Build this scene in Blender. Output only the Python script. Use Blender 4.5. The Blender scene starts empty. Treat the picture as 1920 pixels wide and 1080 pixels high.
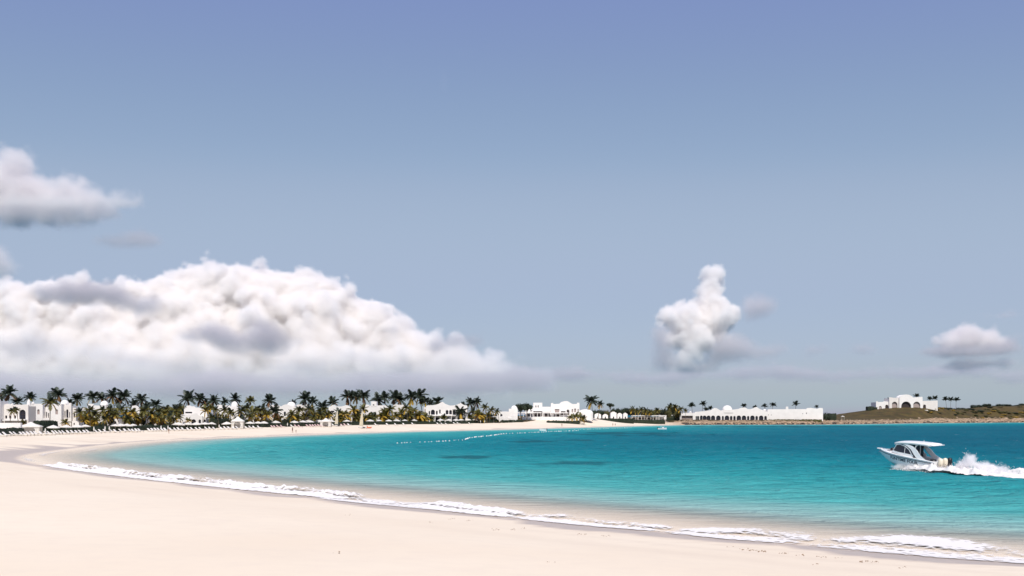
import bpy, bmesh, math, random
import numpy as np
from mathutils import Vector, Matrix, geometry

sc = bpy.context.scene
COL = sc.collection
random.seed(11)
RNG = np.random.default_rng(5)

# ------------------------------------------------------------------ camera, sky, sun, exposure
F, HZ, CH = 1867.0, 778.0, 6.5            # focal length and horizon row of the photograph (in its pixels), eye height in metres
cam = bpy.data.objects.new('camera', bpy.data.cameras.new('camera')); COL.objects.link(cam)
cam.data.sensor_width = 36; cam.data.lens = 36*F/1920
cam.location = (0, 0, CH); cam.rotation_euler = (math.pi/2, 0, 0)
cam.data.shift_y = (HZ-540)/1920; cam.data.clip_start = .5; cam.data.clip_end = 200000
sc.camera = cam

SUN_EL, SUN_AZ = math.radians(52), math.radians(177)
world = bpy.data.worlds.new('World'); sc.world = world; world.use_nodes = True
wt = world.node_tree
sky = wt.nodes.new('ShaderNodeTexSky'); sky.sky_type = 'NISHITA'; sky.sun_disc = False
sky.sun_elevation = SUN_EL; sky.sun_rotation = SUN_AZ; sky.altitude = 0
sky.air_density = 1.0; sky.dust_density = 1.0; sky.ozone_density = 2.0
# the humid, hazy air and the film's response: per-channel tone curves on the physical sky
dim = wt.nodes.new('ShaderNodeVectorMath'); dim.operation = 'SCALE'; dim.inputs['Scale'].default_value = .09
tone = wt.nodes.new('ShaderNodeRGBCurve'); undim = wt.nodes.new('ShaderNodeVectorMath'); undim.operation = 'SCALE'; undim.inputs['Scale'].default_value = 1/.09
for c, pts in ((0, [(0, .10), (.125, .216), (.18, .287), (.235, .368), (.381, .405), (1, .60)]), (1, [(0, .08), (.205, .297), (.28, .388), (.361, .466), (.5, .494), (1, .70)]), (2, [(0, .20), (.30, .53), (.40, .55), (.527, .625), (.62, .655), (1, .80)])):
    cv = tone.mapping.curves[c]; cv.points[0].location = pts[0]; cv.points[1].location = pts[-1]
    for q in pts[1:-1]: cv.points.new(*q)
tone.mapping.update()
wt.links.new(sky.outputs[0], dim.inputs[0]); wt.links.new(dim.outputs[0], tone.inputs['Color']); wt.links.new(tone.outputs[0], undim.inputs[0])
wt.links.new(undim.outputs[0], wt.nodes['Background'].inputs[0])
wt.nodes['Background'].inputs[1].default_value = .09

sun = bpy.data.lights.new('sun', 'SUN'); sun.energy = 4.28; sun.angle = math.radians(.53); sun.color = (1, .945, .87)
so = bpy.data.objects.new('sun', sun); COL.objects.link(so)
SUND = Vector((math.sin(SUN_AZ)*math.cos(SUN_EL), math.cos(SUN_AZ)*math.cos(SUN_EL), math.sin(SUN_EL)))
so.rotation_euler = SUND.to_track_quat('Z', 'Y').to_euler(); so.location = (0, 0, 60)

vs = sc.view_settings
vs.view_transform = 'Standard'; vs.look = 'None'; vs.exposure = 0.0; vs.gamma = 1; vs.use_curve_mapping = False
cy = sc.cycles
cy.max_bounces = 16; cy.diffuse_bounces = 3; cy.glossy_bounces = 2; cy.transmission_bounces = 4; cy.transparent_max_bounces = 12
cy.volume_bounces = 14; cy.volume_step_rate = 1.5; cy.volume_max_steps = 256
cy.use_denoising = True; cy.sample_clamp_indirect = 4

# ------------------------------------------------------------------ numeric helpers
_perm = RNG.permutation(512).astype(np.int64)
def _h(i, j, s): return _perm[(_perm[(i + s*37) & 511] + j) & 511]
def pn(x, y, s=0):
    """2-D gradient noise, about -0.7..0.7"""
    x = np.asarray(x, 'f8'); y = np.asarray(y, 'f8')
    xi = np.floor(x).astype(np.int64); yi = np.floor(y).astype(np.int64)
    xf = x-xi; yf = y-yi
    u = xf*xf*xf*(xf*(xf*6-15)+10); v = yf*yf*yf*(yf*(yf*6-15)+10)
    def g(i, j, dx, dy):
        a = _h(i, j, s)*(2*math.pi/512)
        return np.cos(a)*dx+np.sin(a)*dy
    n00 = g(xi, yi, xf, yf); n10 = g(xi+1, yi, xf-1, yf); n01 = g(xi, yi+1, xf, yf-1); n11 = g(xi+1, yi+1, xf-1, yf-1)
    return (n00*(1-u)+n10*u)*(1-v)+(n01*(1-u)+n11*u)*v
def fbm(x, y, s=0, o=4, r=.5):
    t = 0; a = 1.0; f = 1.0
    for k in range(o):
        t = t+a*pn(np.asarray(x)*f, np.asarray(y)*f, s+k); a *= r; f *= 2.03
    return t
def sstep(a, b, x):
    t = np.clip((np.asarray(x, 'f8')-a)/(b-a), 0, 1); return t*t*(3-2*t)
def lerp_tab(tab, x):
    return float(np.interp(x, [t[0] for t in tab], [t[1] for t in tab]))
def px(x, D): return (x-960)/F*D            # photo column -> metres to the side at distance D
def pz(y, D): return CH+(HZ-y)/F*D          # photo row -> height at distance D

# ------------------------------------------------------------------ the bay: shoreline and terrain height
SHORE = [(2500, -900), (900, -330), (300, -105), (130, -22), (75, 12), (45, 30), (31, 38.5), (22.5, 43.8), (12.5, 51.5), (1.4, 61.5), (-9.5, 72.5), (-20.7, 83.5),
         (-33, 96), (-45, 109), (-56, 122), (-65, 134), (-74, 149), (-80, 164), (-84, 184), (-88, 209), (-91, 238), (-90, 264), (-85, 289), (-77, 311),
         (-66, 345), (-53, 379), (-36, 408), (-18.6, 433), (10, 485), (40, 539), (70, 592), (96, 639), (119, 656), (155, 668), (195, 674), (245, 712),
         (310, 783), (380, 832), (446, 867), (560, 915), (760, 985), (1100, 1080), (1600, 1500)]
def catmull(P, n):
    P = [np.array(p, 'f8') for p in P]; out = []
    for i in range(len(P)-1):
        p0 = P[max(i-1, 0)]; p1 = P[i]; p2 = P[i+1]; p3 = P[min(i+2, len(P)-1)]
        for k in range(n):
            t = k/n
            out.append(.5*((2*p1)+(-p0+p2)*t+(2*p0-5*p1+4*p2-p3)*t*t+(-p0+3*p1-3*p2+p3)*t**3))
    out.append(P[-1]); return np.array(out)
SH = catmull(SHORE, 4)
BAY = np.vstack([SH, [(6000, 1500), (6000, -900)]])     # the water side of the shoreline, closed off to seaward
def inside(x, y, poly):
    c = np.zeros(x.shape, bool); n = len(poly)
    for i in range(n):
        x1, y1 = poly[i]; x2, y2 = poly[(i+1) % n]
        if y1 == y2: continue
        m = ((y1 > y) != (y2 > y))
        c ^= m & (x < (x2-x1)*(y-y1)/(y2-y1)+x1)
    return c
def shore_dist(x, y):
    """metres inland (+) or out to sea (-)"""
    x = np.asarray(x, 'f8'); y = np.asarray(y, 'f8'); best = np.full(x.shape, 1e12)
    for a, b in zip(SH[:-1], SH[1:]):
        d = b-a; L = d@d
        t = np.clip(((x-a[0])*d[0]+(y-a[1])*d[1])/L, 0, 1)
        q = (x-a[0]-t*d[0])**2+(y-a[1]-t*d[1])**2
        np.minimum(best, q, out=best)
    best = np.sqrt(best)
    return np.where(inside(x, y, BAY), -best, best)
HILLS = [(44, 592, 58, 30, 4.2), (322, 852, 48, 42, 7.6), (370, 868, 40, 38, 6.6), (430, 905, 45, 42, 8.0), (490, 940, 60, 45, 9.0), (570, 990, 90, 60, 11.0), (700, 1060, 130, 70, 12)]
def heights(x, y):
    """terrain height, and the fields that choose its surface: distance inland, rockiness, grassiness"""
    x = np.asarray(x, 'f8'); y = np.asarray(y, 'f8')
    d = shore_dist(x, y)
    rock = sstep(92, 118, x)*sstep(560, 620, y)
    cusp = .9*pn(x*.07, y*.07, 3)*np.exp(-np.abs(d)/18)
    dd = d+cusp*(1-rock)
    land = 2.8*(1-np.exp(-(np.maximum(dd, 0)/24)**1.3))+1.0*sstep(38, 70, dd)
    rl = 2.1*(1-np.exp(-np.maximum(dd+1.6*pn(x*.16, y*.16, 5)+.8*pn(x*.4, y*.4, 6), 0)/3.5))+.035*np.minimum(np.maximum(dd, 0), 40)+.35*pn(x*.2, y*.2, 8)*sstep(1, 5, dd)
    land = land*(1-rock)+rl*rock
    for (hx, hy, sx, sy, h) in HILLS:
        land = land+h*np.exp(-((x-hx)/sx)**2-((y-hy)/sy)**2)*sstep(2, 34, dd)
    land = land+.05*fbm(x*.12, y*.12, 9, 3)*sstep(3, 12, dd)+.9*sstep(0, 60, 26-y)*0
    sea = -5.2*(1-np.exp(-(np.maximum(-dd, 0)/92)**1.42))
    z = np.where(dd > 0, land, sea)
    z = np.where((y > 1250) | (x < -1400), -5, z)
    return z, d, rock
def H1(x, y):
    return float(ground_z(x, y))
_DD = np.concatenate([np.arange(25, 200, .5), np.arange(200, 1000, 1.0)])
def hit(x, y):
    """where the photo's pixel (x, y) meets the ground or the water"""
    X = (x-960)/F*_DD; z = CH-(y-HZ)/F*_DD
    g = np.maximum(ground_z(X, _DD), 0)
    k = int(np.argmax(g >= z))
    D = _DD[k]
    return Vector((float(X[k]), float(D), float(g[k])))

# ------------------------------------------------------------------ materials
MAT = {}
def mat(name, color, rough=.7, spec=.3, vary=.12, scale=3.0, bump=0.0, bscale=None, metal=0.0, coord='Object', trans=0.0):
    """a Principled surface whose colour is broken up by noise"""
    if name in MAT: return MAT[name]
    m = bpy.data.materials.new(name); m.use_nodes = True; t = m.node_tree; b = t.nodes['Principled BSDF']
    b.inputs['Roughness'].default_value = rough; b.inputs['Specular IOR Level'].default_value = spec; b.inputs['Metallic'].default_value = metal
    tc = t.nodes.new('ShaderNodeTexCoord')
    n = t.nodes.new('ShaderNodeTexNoise'); n.inputs['Scale'].default_value = scale; n.inputs['Detail'].default_value = 5
    t.links.new(tc.outputs[coord], n.inputs['Vector'])
    r = t.nodes.new('ShaderNodeMapRange'); r.inputs[1].default_value = .3; r.inputs[2].default_value = .7
    r.inputs[3].default_value = 1-vary; r.inputs[4].default_value = 1+vary
    t.links.new(n.outputs[0], r.inputs[0])
    mx = t.nodes.new('ShaderNodeVectorMath'); mx.operation = 'SCALE'; mx.inputs[0].default_value = color[:3]
    t.links.new(r.outputs[0], mx.inputs['Scale']); t.links.new(mx.outputs[0], b.inputs['Base Color'])
    if bump:
        bn = t.nodes.new('ShaderNodeTexNoise'); bn.inputs['Scale'].default_value = bscale or scale*4; bn.inputs['Detail'].default_value = 6
        t.links.new(tc.outputs[coord], bn.inputs['Vector'])
        bp = t.nodes.new('ShaderNodeBump'); bp.inputs['Strength'].default_value = bump; bp.inputs['Distance'].default_value = .1
        t.links.new(bn.outputs[0], bp.inputs['Height']); t.links.new(bp.outputs[0], b.inputs['Normal'])
    if trans:
        tr = t.nodes.new('ShaderNodeBsdfTranslucent'); t.links.new(mx.outputs[0], tr.inputs['Color'])
        ms = t.nodes.new('ShaderNodeMixShader'); ms.inputs[0].default_value = trans
        t.links.new(b.outputs[0], ms.inputs[1]); t.links.new(tr.outputs[0], ms.inputs[2]); t.links.new(ms.outputs[0], t.nodes['Material Output'].inputs['Surface'])
    MAT[name] = m; return m
STUCCO = mat('white_stucco', (.80, .765, .74), .85, .2, .05, .35, .25, 6)
STUCCO2 = mat('cream_stucco', (.73, .685, .65), .85, .2, .06, .4, .25, 6)
GLASS = mat('dark_glass_and_opening_shade', (.018, .020, .034), .12, .5, .3, .5)
SHADE = mat('dark_timber_and_opening_shade', (.05, .036, .034), .6, .3, .3, 1.2)  # also the painted shade inside open terraces and arches
LATTICE = mat('taupe_shutter', (.36, .29, .27), .7, .3, .1, 2)
CANVAS = mat('white_canvas', (.80, .77, .73), .9, .15, .04, 1.5, trans=.25)
PADS = [mat('white_cushion', (.78, .74, .71), .9, .1, .05, 2), mat('pink_cushion', (.66, .47, .46), .9, .1, .06, 2)]
POLE = mat('pale_pole', (.62, .57, .5), .5, .4, .06, 3)
TRUNK = mat('palm_trunk_bark', (.15, .115, .085), .9, .2, .35, 2.5, .5, 9)
LEAF_DARK = mat('palm_leaf_dark', (.038, .052, .034), .5, .4, .35, .8, trans=.12)
LEAF_OLIVE = mat('palm_leaf_olive', (.125, .115, .026), .5, .4, .35, .8, trans=.2)
LEAF_GOLD = mat('palm_leaf_gold', (.48, .315, .045), .55, .35, .35, .8, trans=.3)
LEAF_BROWN = mat('palm_leaf_dry', (.16, .085, .04), .8, .2, .3, .8, trans=.1)
HEDGE = mat('hedge_leaf', (.024, .034, .018), .6, .3, .45, .9, trans=.1)
SHRUB = mat('shrub_leaf', (.085, .08, .026), .6, .3, .5, .8, trans=.15)
SHRUB_Y = mat('shrub_leaf_yellow', (.34, .22, .035), .6, .3, .4, .8, trans=.2)
ROCK = mat('shore_rock', (.30, .22, .15), .9, .2, .5, .5, .8, 2)
ROCK_DARK = mat('wet_rock', (.055, .042, .035), .6, .4, .4, .8, .6, 3)
HULL = mat('gelcoat_white', (.86, .85, .845), .18, .5, .02, 1.0)
CREAM = mat('cream_cowling', (.74, .66, .52), .25, .5, .03, 2)
BLACK = mat('black_plastic', (.012, .012, .014), .35, .5, .2, 4)
GREYVINYL = mat('grey_deck_vinyl', (.34, .32, .33), .7, .3, .08, 4)
STEEL = mat('stainless_steel', (.7, .7, .7), .25, .5, .05, 5, metal=1)
LETTER = mat('hull_lettering', (.035, .035, .05), .5, .3, .1, 5)
FLOATM = mat('white_float', (.82, .8, .78), .5, .4, .05, 4)
SKIN = mat('skin', (.36, .2, .13), .6, .35, .08, 6)
DARKCLOTH = mat('dark_swimwear', (.03, .03, .05), .8, .2, .15, 8)
ORANGE = mat('orange_hull', (.62, .12, .03), .4, .4, .08, 3)
SAIL = mat('cream_sail', (.70, .63, .47), .85, .15, .05, 1.0, trans=.3)
TIMBER = mat('weathered_timber', (.25, .16, .1), .85, .2, .25, 3)

# ------------------------------------------------------------------ mesh helpers
class MB:
    """collects shapes; build() links them as ONE mesh object"""
    def __init__(s): s.v = []; s.f = []
    def add(s, verts, faces):
        o = len(s.v); s.v += [tuple(v) for v in verts]; s.f += [tuple(i+o for i in f) for f in faces]; return s
    def box(s, x0, x1, y0, y1, z0, z1, taper=0):
        t = taper
        return s.add([(x0, y0, z0), (x1, y0, z0), (x1, y1, z0), (x0, y1, z0), (x0+t, y0+t, z1), (x1-t, y0+t, z1), (x1-t, y1-t, z1), (x0+t, y1-t, z1)],
                     [(3, 2, 1, 0), (4, 5, 6, 7), (0, 1, 5, 4), (1, 2, 6, 5), (2, 3, 7, 6), (3, 0, 4, 7)])
    def lathe(s, prof, c=(0, 0, 0), n=14, a0=0, a1=2*math.pi):
        full = abs(a1-a0-2*math.pi) < 1e-6; m = n if full else n+1; V = []
        for (r, z) in prof:
            for k in range(m):
                a = a0+(a1-a0)*k/n; V.append((c[0]+r*math.cos(a), c[1]+r*math.sin(a), c[2]+z))
        Fc = []
        for i in range(len(prof)-1):
            for k in range(n):
                k2 = (k+1) % m
                Fc.append((i*m+k, i*m+k2, (i+1)*m+k2, (i+1)*m+k))
        return s.add(V, Fc)
    def dome(s, c, r, h, n=20, rings=7):
        prof = [(max(r*math.cos(t*math.pi/2/rings), 1e-3), h*math.sin(t*math.pi/2/rings)) for t in range(rings+1)]
        return s.lathe([(r, -.3)]+prof, c, n)
    def tube(s, pts, rad, n=6, cap=True):
        pts = [Vector(p) for p in pts]; V = []
        rad = rad if hasattr(rad, '__len__') else [rad]*len(pts)
        up0 = Vector((0, 0, 1))
        for i, p in enumerate(pts):
            d = (pts[min(i+1, len(pts)-1)]-pts[max(i-1, 0)]).normalized()
            u = d.cross(up0 if abs(d.z) < .95 else Vector((1, 0, 0))).normalized(); w = d.cross(u)
            for k in range(n):
                a = 2*math.pi*k/n; V.append(p+(u*math.cos(a)+w*math.sin(a))*rad[i])
        Fc = [(i*n+k, i*n+(k+1) % n, (i+1)*n+(k+1) % n, (i+1)*n+k) for i in range(len(pts)-1) for k in range(n)]
        if cap: Fc += [tuple(range(n))[::-1], tuple((len(pts)-1)*n+k for k in range(n))]
        return s.add(V, Fc)
    def panel(s, outline, holes, y0, y1):
        """an upright wall with the given outline (x, z) and openings, from y0 (front) to y1 (back)"""
        loops = [outline]+holes
        tris = geometry.tessellate_polygon([[Vector((p[0], p[1], 0)) for p in L] for L in loops])
        flat = [p for L in loops for p in L]; n = len(flat)
        V = [(p[0], y0, p[1]) for p in flat]+[(p[0], y1, p[1]) for p in flat]
        Fc = [tuple(t) for t in tris]+[tuple(i+n for i in t[::-1]) for t in tris]
        o = 0
        for L in loops:
            m = len(L)
            for k in range(m): Fc.append((o+k, o+(k+1) % m, n+o+(k+1) % m, n+o+k))
            o += m
        return s.add(V, Fc)
    def mesh(s, name, m, smooth=False):
        me = bpy.data.meshes.new(name); me.from_pydata(s.v, [], s.f); me.validate(); me.update()
        bm = bmesh.new(); bm.from_mesh(me); bmesh.ops.recalc_face_normals(bm, faces=bm.faces); bm.to_mesh(me); bm.free()
        if smooth: me.shade_smooth()
        if m: me.materials.append(m)
        return me
    def build(s, name, m, parent=None, smooth=False, loc=None):
        return place(name, s.mesh(name, m, smooth), parent, loc)
def place(name, me, parent=None, loc=None, rot=None, scale=None):
    o = bpy.data.objects.new(name, me); COL.objects.link(o)
    if parent: o.parent = parent
    if loc is not None: o.location = loc
    if rot is not None: o.rotation_euler = rot
    if scale is not None: o.scale = scale if hasattr(scale, '__len__') else (scale,)*3
    return o
def tag(o, label=None, cat=None, group=None, kind=None):
    for k, v in (('label', label), ('category', cat), ('group', group), ('kind', kind)):
        if v: o[k] = v
    return o
def thing(name, label, cat, loc, rz=0, group=None):
    return tag(place(name, None, None, loc, (0, 0, rz)), label, cat, group)
_ones = 'first second third fourth fifth sixth seventh eighth ninth tenth eleventh twelfth thirteenth fourteenth fifteenth sixteenth seventeenth eighteenth nineteenth'.split()
_tens = {2: 'twenty', 3: 'thirty', 4: 'forty', 5: 'fifty', 6: 'sixty', 7: 'seventy', 8: 'eighty', 9: 'ninety'}
def nth(n):
    if n > 100: return 'hundred-and-'+nth(n-100)
    if n == 100: return 'hundredth'
    if n < 20: return _ones[n-1]
    t, u = divmod(n, 10)
    return (_tens[t][:-1]+'ieth') if u == 0 else _tens[t]+'-'+_ones[u-1]

#@@STRUCTURE
# ------------------------------------------------------------------ terrain: one sheet of beach, seabed, gardens and headland
def grid_lines(segs):
    """coordinates from (start, end, spacing at start, spacing at end) runs"""
    out = [segs[0][0]]
    for (a, b, s0, s1) in segs:
        x = a
        while x < b-1e-6:
            x += s0+(s1-s0)*min(1, (x-a)/(b-a)); out.append(min(x, b))
    return np.unique(np.round(out, 3))
def sheet(name, X, Y, Z, m, attrs):
    nx, ny = len(X), len(Y)
    gx, gy = np.meshgrid(X, Y)
    co = np.stack([gx.ravel(), gy.ravel(), Z.ravel()], 1)
    i = (np.arange(ny-1)[:, None]*nx+np.arange(nx-1)[None, :]).ravel()
    fc = np.stack([i, i+1, i+nx+1, i+nx], 1)
    me = bpy.data.meshes.new(name)
    me.vertices.add(len(co)); me.vertices.foreach_set('co', co.ravel())
    me.loops.add(fc.size); me.loops.foreach_set('vertex_index', fc.ravel())
    me.polygons.add(len(fc)); me.polygons.foreach_set('loop_start', np.arange(0, fc.size, 4))
    me.update(calc_edges=True); me.shade_smooth()
    for k, a in attrs.items():
        at = me.attributes.new(k, 'FLOAT', 'POINT'); at.data.foreach_set('value', np.asarray(a, 'f4').ravel())
    me.materials.append(m)
    return place(name, me)

def attr(t, name):
    n = t.nodes.new('ShaderNodeAttribute'); n.attribute_name = name; return n.outputs['Fac']
def nmath(t, op, a, b=None, c=None, clamp=False):
    n = t.nodes.new('ShaderNodeMath'); n.operation = op; n.use_clamp = clamp
    for k, v in enumerate((a, b, c)):
        if v is None: continue
        if isinstance(v, (int, float)): n.inputs[k].default_value = v
        else: t.links.new(v, n.inputs[k])
    return n.outputs[0]
def nmix(t, fac, a, b):
    n = t.nodes.new('ShaderNodeMix'); n.data_type = 'RGBA'
    for k, v in ((0, fac), (6, a), (7, b)):
        if isinstance(v, (int, float)): n.inputs[k].default_value = v
        elif isinstance(v, tuple): n.inputs[k].default_value = (*v, 1)
        else: t.links.new(v, n.inputs[k])
    return n.outputs[2]
def nnoise(t, vec, scale, detail=4, rough=.5, dist=0.0):
    n = t.nodes.new('ShaderNodeTexNoise'); n.inputs['Scale'].default_value = scale; n.inputs['Detail'].default_value = detail
    n.inputs['Roughness'].default_value = rough; n.inputs['Distortion'].default_value = dist
    if vec is not None: t.links.new(vec, n.inputs['Vector'])
    return n.outputs[0]
def nrange(t, v, a, b, c=0.0, d=1.0, smooth=False):
    n = t.nodes.new('ShaderNodeMapRange'); n.interpolation_type = 'SMOOTHSTEP' if smooth else 'LINEAR'
    t.links.new(v, n.inputs[0])
    for k, q in enumerate((a, b, c, d)):
        if isinstance(q, (int, float)): n.inputs[k+1].default_value = q
        else: t.links.new(q, n.inputs[k+1])
    return n.outputs[0]
def nvec(t, v, sx, sy, sz=1):
    n = t.nodes.new('ShaderNodeVectorMath'); n.operation = 'MULTIPLY'; t.links.new(v, n.inputs[0]); n.inputs[1].default_value = (sx, sy, sz); return n.outputs[0]

def terrain_material():
    m = bpy.data.materials.new('beach_sand_and_scrub'); m.use_nodes = True; t = m.node_tree; b = t.nodes['Principled BSDF']
    pos = t.nodes.new('ShaderNodeNewGeometry').outputs['Position']
    big = nnoise(t, pos, .06, 4); mid = nnoise(t, pos, .9, 5, .6); fine = nnoise(t, pos, 14, 4, .6); grain = nnoise(t, pos, 90, 2)
    sand = nmix(t, nrange(t, big, .35, .65), (.76, .645, .51), (.80, .695, .56))
    sand = nmix(t, nrange(t, mid, .45, .75, 0, .35), sand, (.70, .595, .485))
    sand = nmix(t, nrange(t, grain, .55, .8, 0, .25), sand, (.6, .5, .41))
    sand = nmix(t, nmath(t, 'MULTIPLY', attr(t, 'tide'), nrange(t, fine, .3, .7, .25, .6)), sand, (.58, .475, .38))
    wet = nmath(t, 'MULTIPLY', attr(t, 'wet'), nrange(t, mid, .2, .5, .75, 1))
    col = nmix(t, wet, sand, (.50, .41, .345))
    grass = nmix(t, nrange(t, nnoise(t, pos, .12, 5, .65), .4, .62), (.098, .072, .024), (.050, .043, .018))
    grass = nmix(t, nrange(t, nnoise(t, pos, .5, 5, .7), .48, .62), grass, (.072, .043, .024))
    gf = nrange(t, nmath(t, 'ADD', attr(t, 'grass'), nrange(t, nnoise(t, pos, .22, 5, .7), .3, .7, -.35, .35)), .42, .58)
    col = nmix(t, gf, col, grass)
    rk = nmix(t, nrange(t, nnoise(t, nvec(t, pos, .35, .35, 1.6), 1, 6, .7), .42, .6), (.47, .33, .22), (.20, .135, .085))
    rf = nmath(t, 'MULTIPLY', attr(t, 'rock'), nmath(t, 'SUBTRACT', 1.0, gf))
    col = nmix(t, rf, col, rk)
    t.links.new(col, b.inputs['Base Color'])
    t.links.new(nrange(t, wet, 0, 1, .95, .35), b.inputs['Roughness']); b.inputs['Specular IOR Level'].default_value = .2
    hgt = nmath(t, 'ADD', nmath(t, 'MULTIPLY', mid, .35), nmath(t, 'MULTIPLY', fine, .05))
    bp = t.nodes.new('ShaderNodeBump'); bp.inputs['Strength'].default_value = .35; bp.inputs['Distance'].default_value = .12
    t.links.new(hgt, bp.inputs['Height']); t.links.new(bp.outputs[0], b.inputs['Normal'])
    return m

TX = np.concatenate([[-3000, -1400], grid_lines([(-900, -140, 30, 2), (-140, 80, 1, 1), (80, 460, 1.2, 3.5), (460, 1200, 4, 30)]), [2500]])
TY = np.concatenate([[-2000, -600, -200], grid_lines([(-60, 25, 4, 1), (25, 200, .8, .9), (200, 950, 1, 3.2), (950, 1260, 4, 20)]), [1300, 3000]])
gx, gy = np.meshgrid(TX, TY)
TZ, TD, TR = heights(gx, gy)
# sand left wet by the last waves: lobes of a width that changes along the shore, widest in the corner of the bay
lobe = 1.0+2.6*np.clip(pn(gx*.055, gy*.055, 21)+.12, 0, 1)*2.2+5*np.exp(-((gx+82)**2+(gy-160)**2)/26**2)
wet = 1-sstep(.75, 1.0, (TD+.5*pn(gx*.35, gy*.35, 22))/lobe)
cpx = 960+gx/np.maximum(gy, 1)*F                  # each spent swash left a lens of wet sand behind its foam
for (pa, pb, w) in [(430, 600, 3.0), (630, 810, 4.0), (950, 1240, 5.0), (1460, 2050, 5.0), (120, 300, 2.4)]:
    u = np.clip((cpx-pa)/(pb-pa), 0, 1); near_side = (gy < 150) & (gy > 20)
    wet = np.maximum(wet, np.where(near_side, (1-sstep(.86, 1.0, (TD+.12*pn(gx*.5, gy*.5, 23))/(w*np.maximum(np.sin(np.pi*u**.7), .02)+.05)))*(u > 0)*(u < 1), 0))
strk = sstep(.12, .3, pn(gx*.05, gy*.22, 24))*np.exp(-((gx+92)**2/24**2+(gy-185)**2/44**2))*sstep(12, 4, TD)
wet = np.maximum(wet, strk)*(1-TR)*sstep(-.35, .1, TD)
grass = np.where(TR > .5, sstep(7, 13, TD+3*pn(gx*.05, gy*.05, 25)), sstep(33, 37, TD+2*pn(gx*.08, gy*.08, 25))*(gy > 150))
bluff = np.exp(-(((gx-52)/40)**2+((gy-592)/26)**2))
grass = np.where(TR > .5, grass, grass*(1-sstep(.2, .5, bluff)))
# faint lines of coarse, darker grains left at the reach of earlier tides
tq = TD+1.6*pn(gx*.05, gy*.05, 26)+.5*pn(gx*.2, gy*.2, 27)
tide = sum(a_*np.exp(-((tq-c_)/w_)**2) for a_, c_, w_ in ((.9, 4.6, .35), (.6, 8.5, .6), (.45, 13, 1.2), (.5, 6.1, .2)))*sstep(-.1, .35, pn(gx*.04, gy*.04, 28)+.2)*(1-TR)
ground = sheet('ground', TX, TY, TZ, terrain_material(), {'tide': tide, 'wet': wet, 'grass': grass, 'rock': TR})
tag(ground, kind='structure')
_GZ = TZ.copy()
def ground_z(x, y):
    """height of the terrain sheet itself, between its grid lines"""
    x = np.asarray(x, 'f8'); y = np.asarray(y, 'f8')
    i = np.clip(np.searchsorted(TX, x)-1, 0, len(TX)-2); j = np.clip(np.searchsorted(TY, y)-1, 0, len(TY)-2)
    u = np.clip((x-TX[i])/(TX[i+1]-TX[i]), 0, 1); v = np.clip((y-TY[j])/(TY[j+1]-TY[j]), 0, 1)
    return (_GZ[j, i]*(1-u)+_GZ[j, i+1]*u)*(1-v)+(_GZ[j+1, i]*(1-u)+_GZ[j+1, i+1]*u)*v

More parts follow.
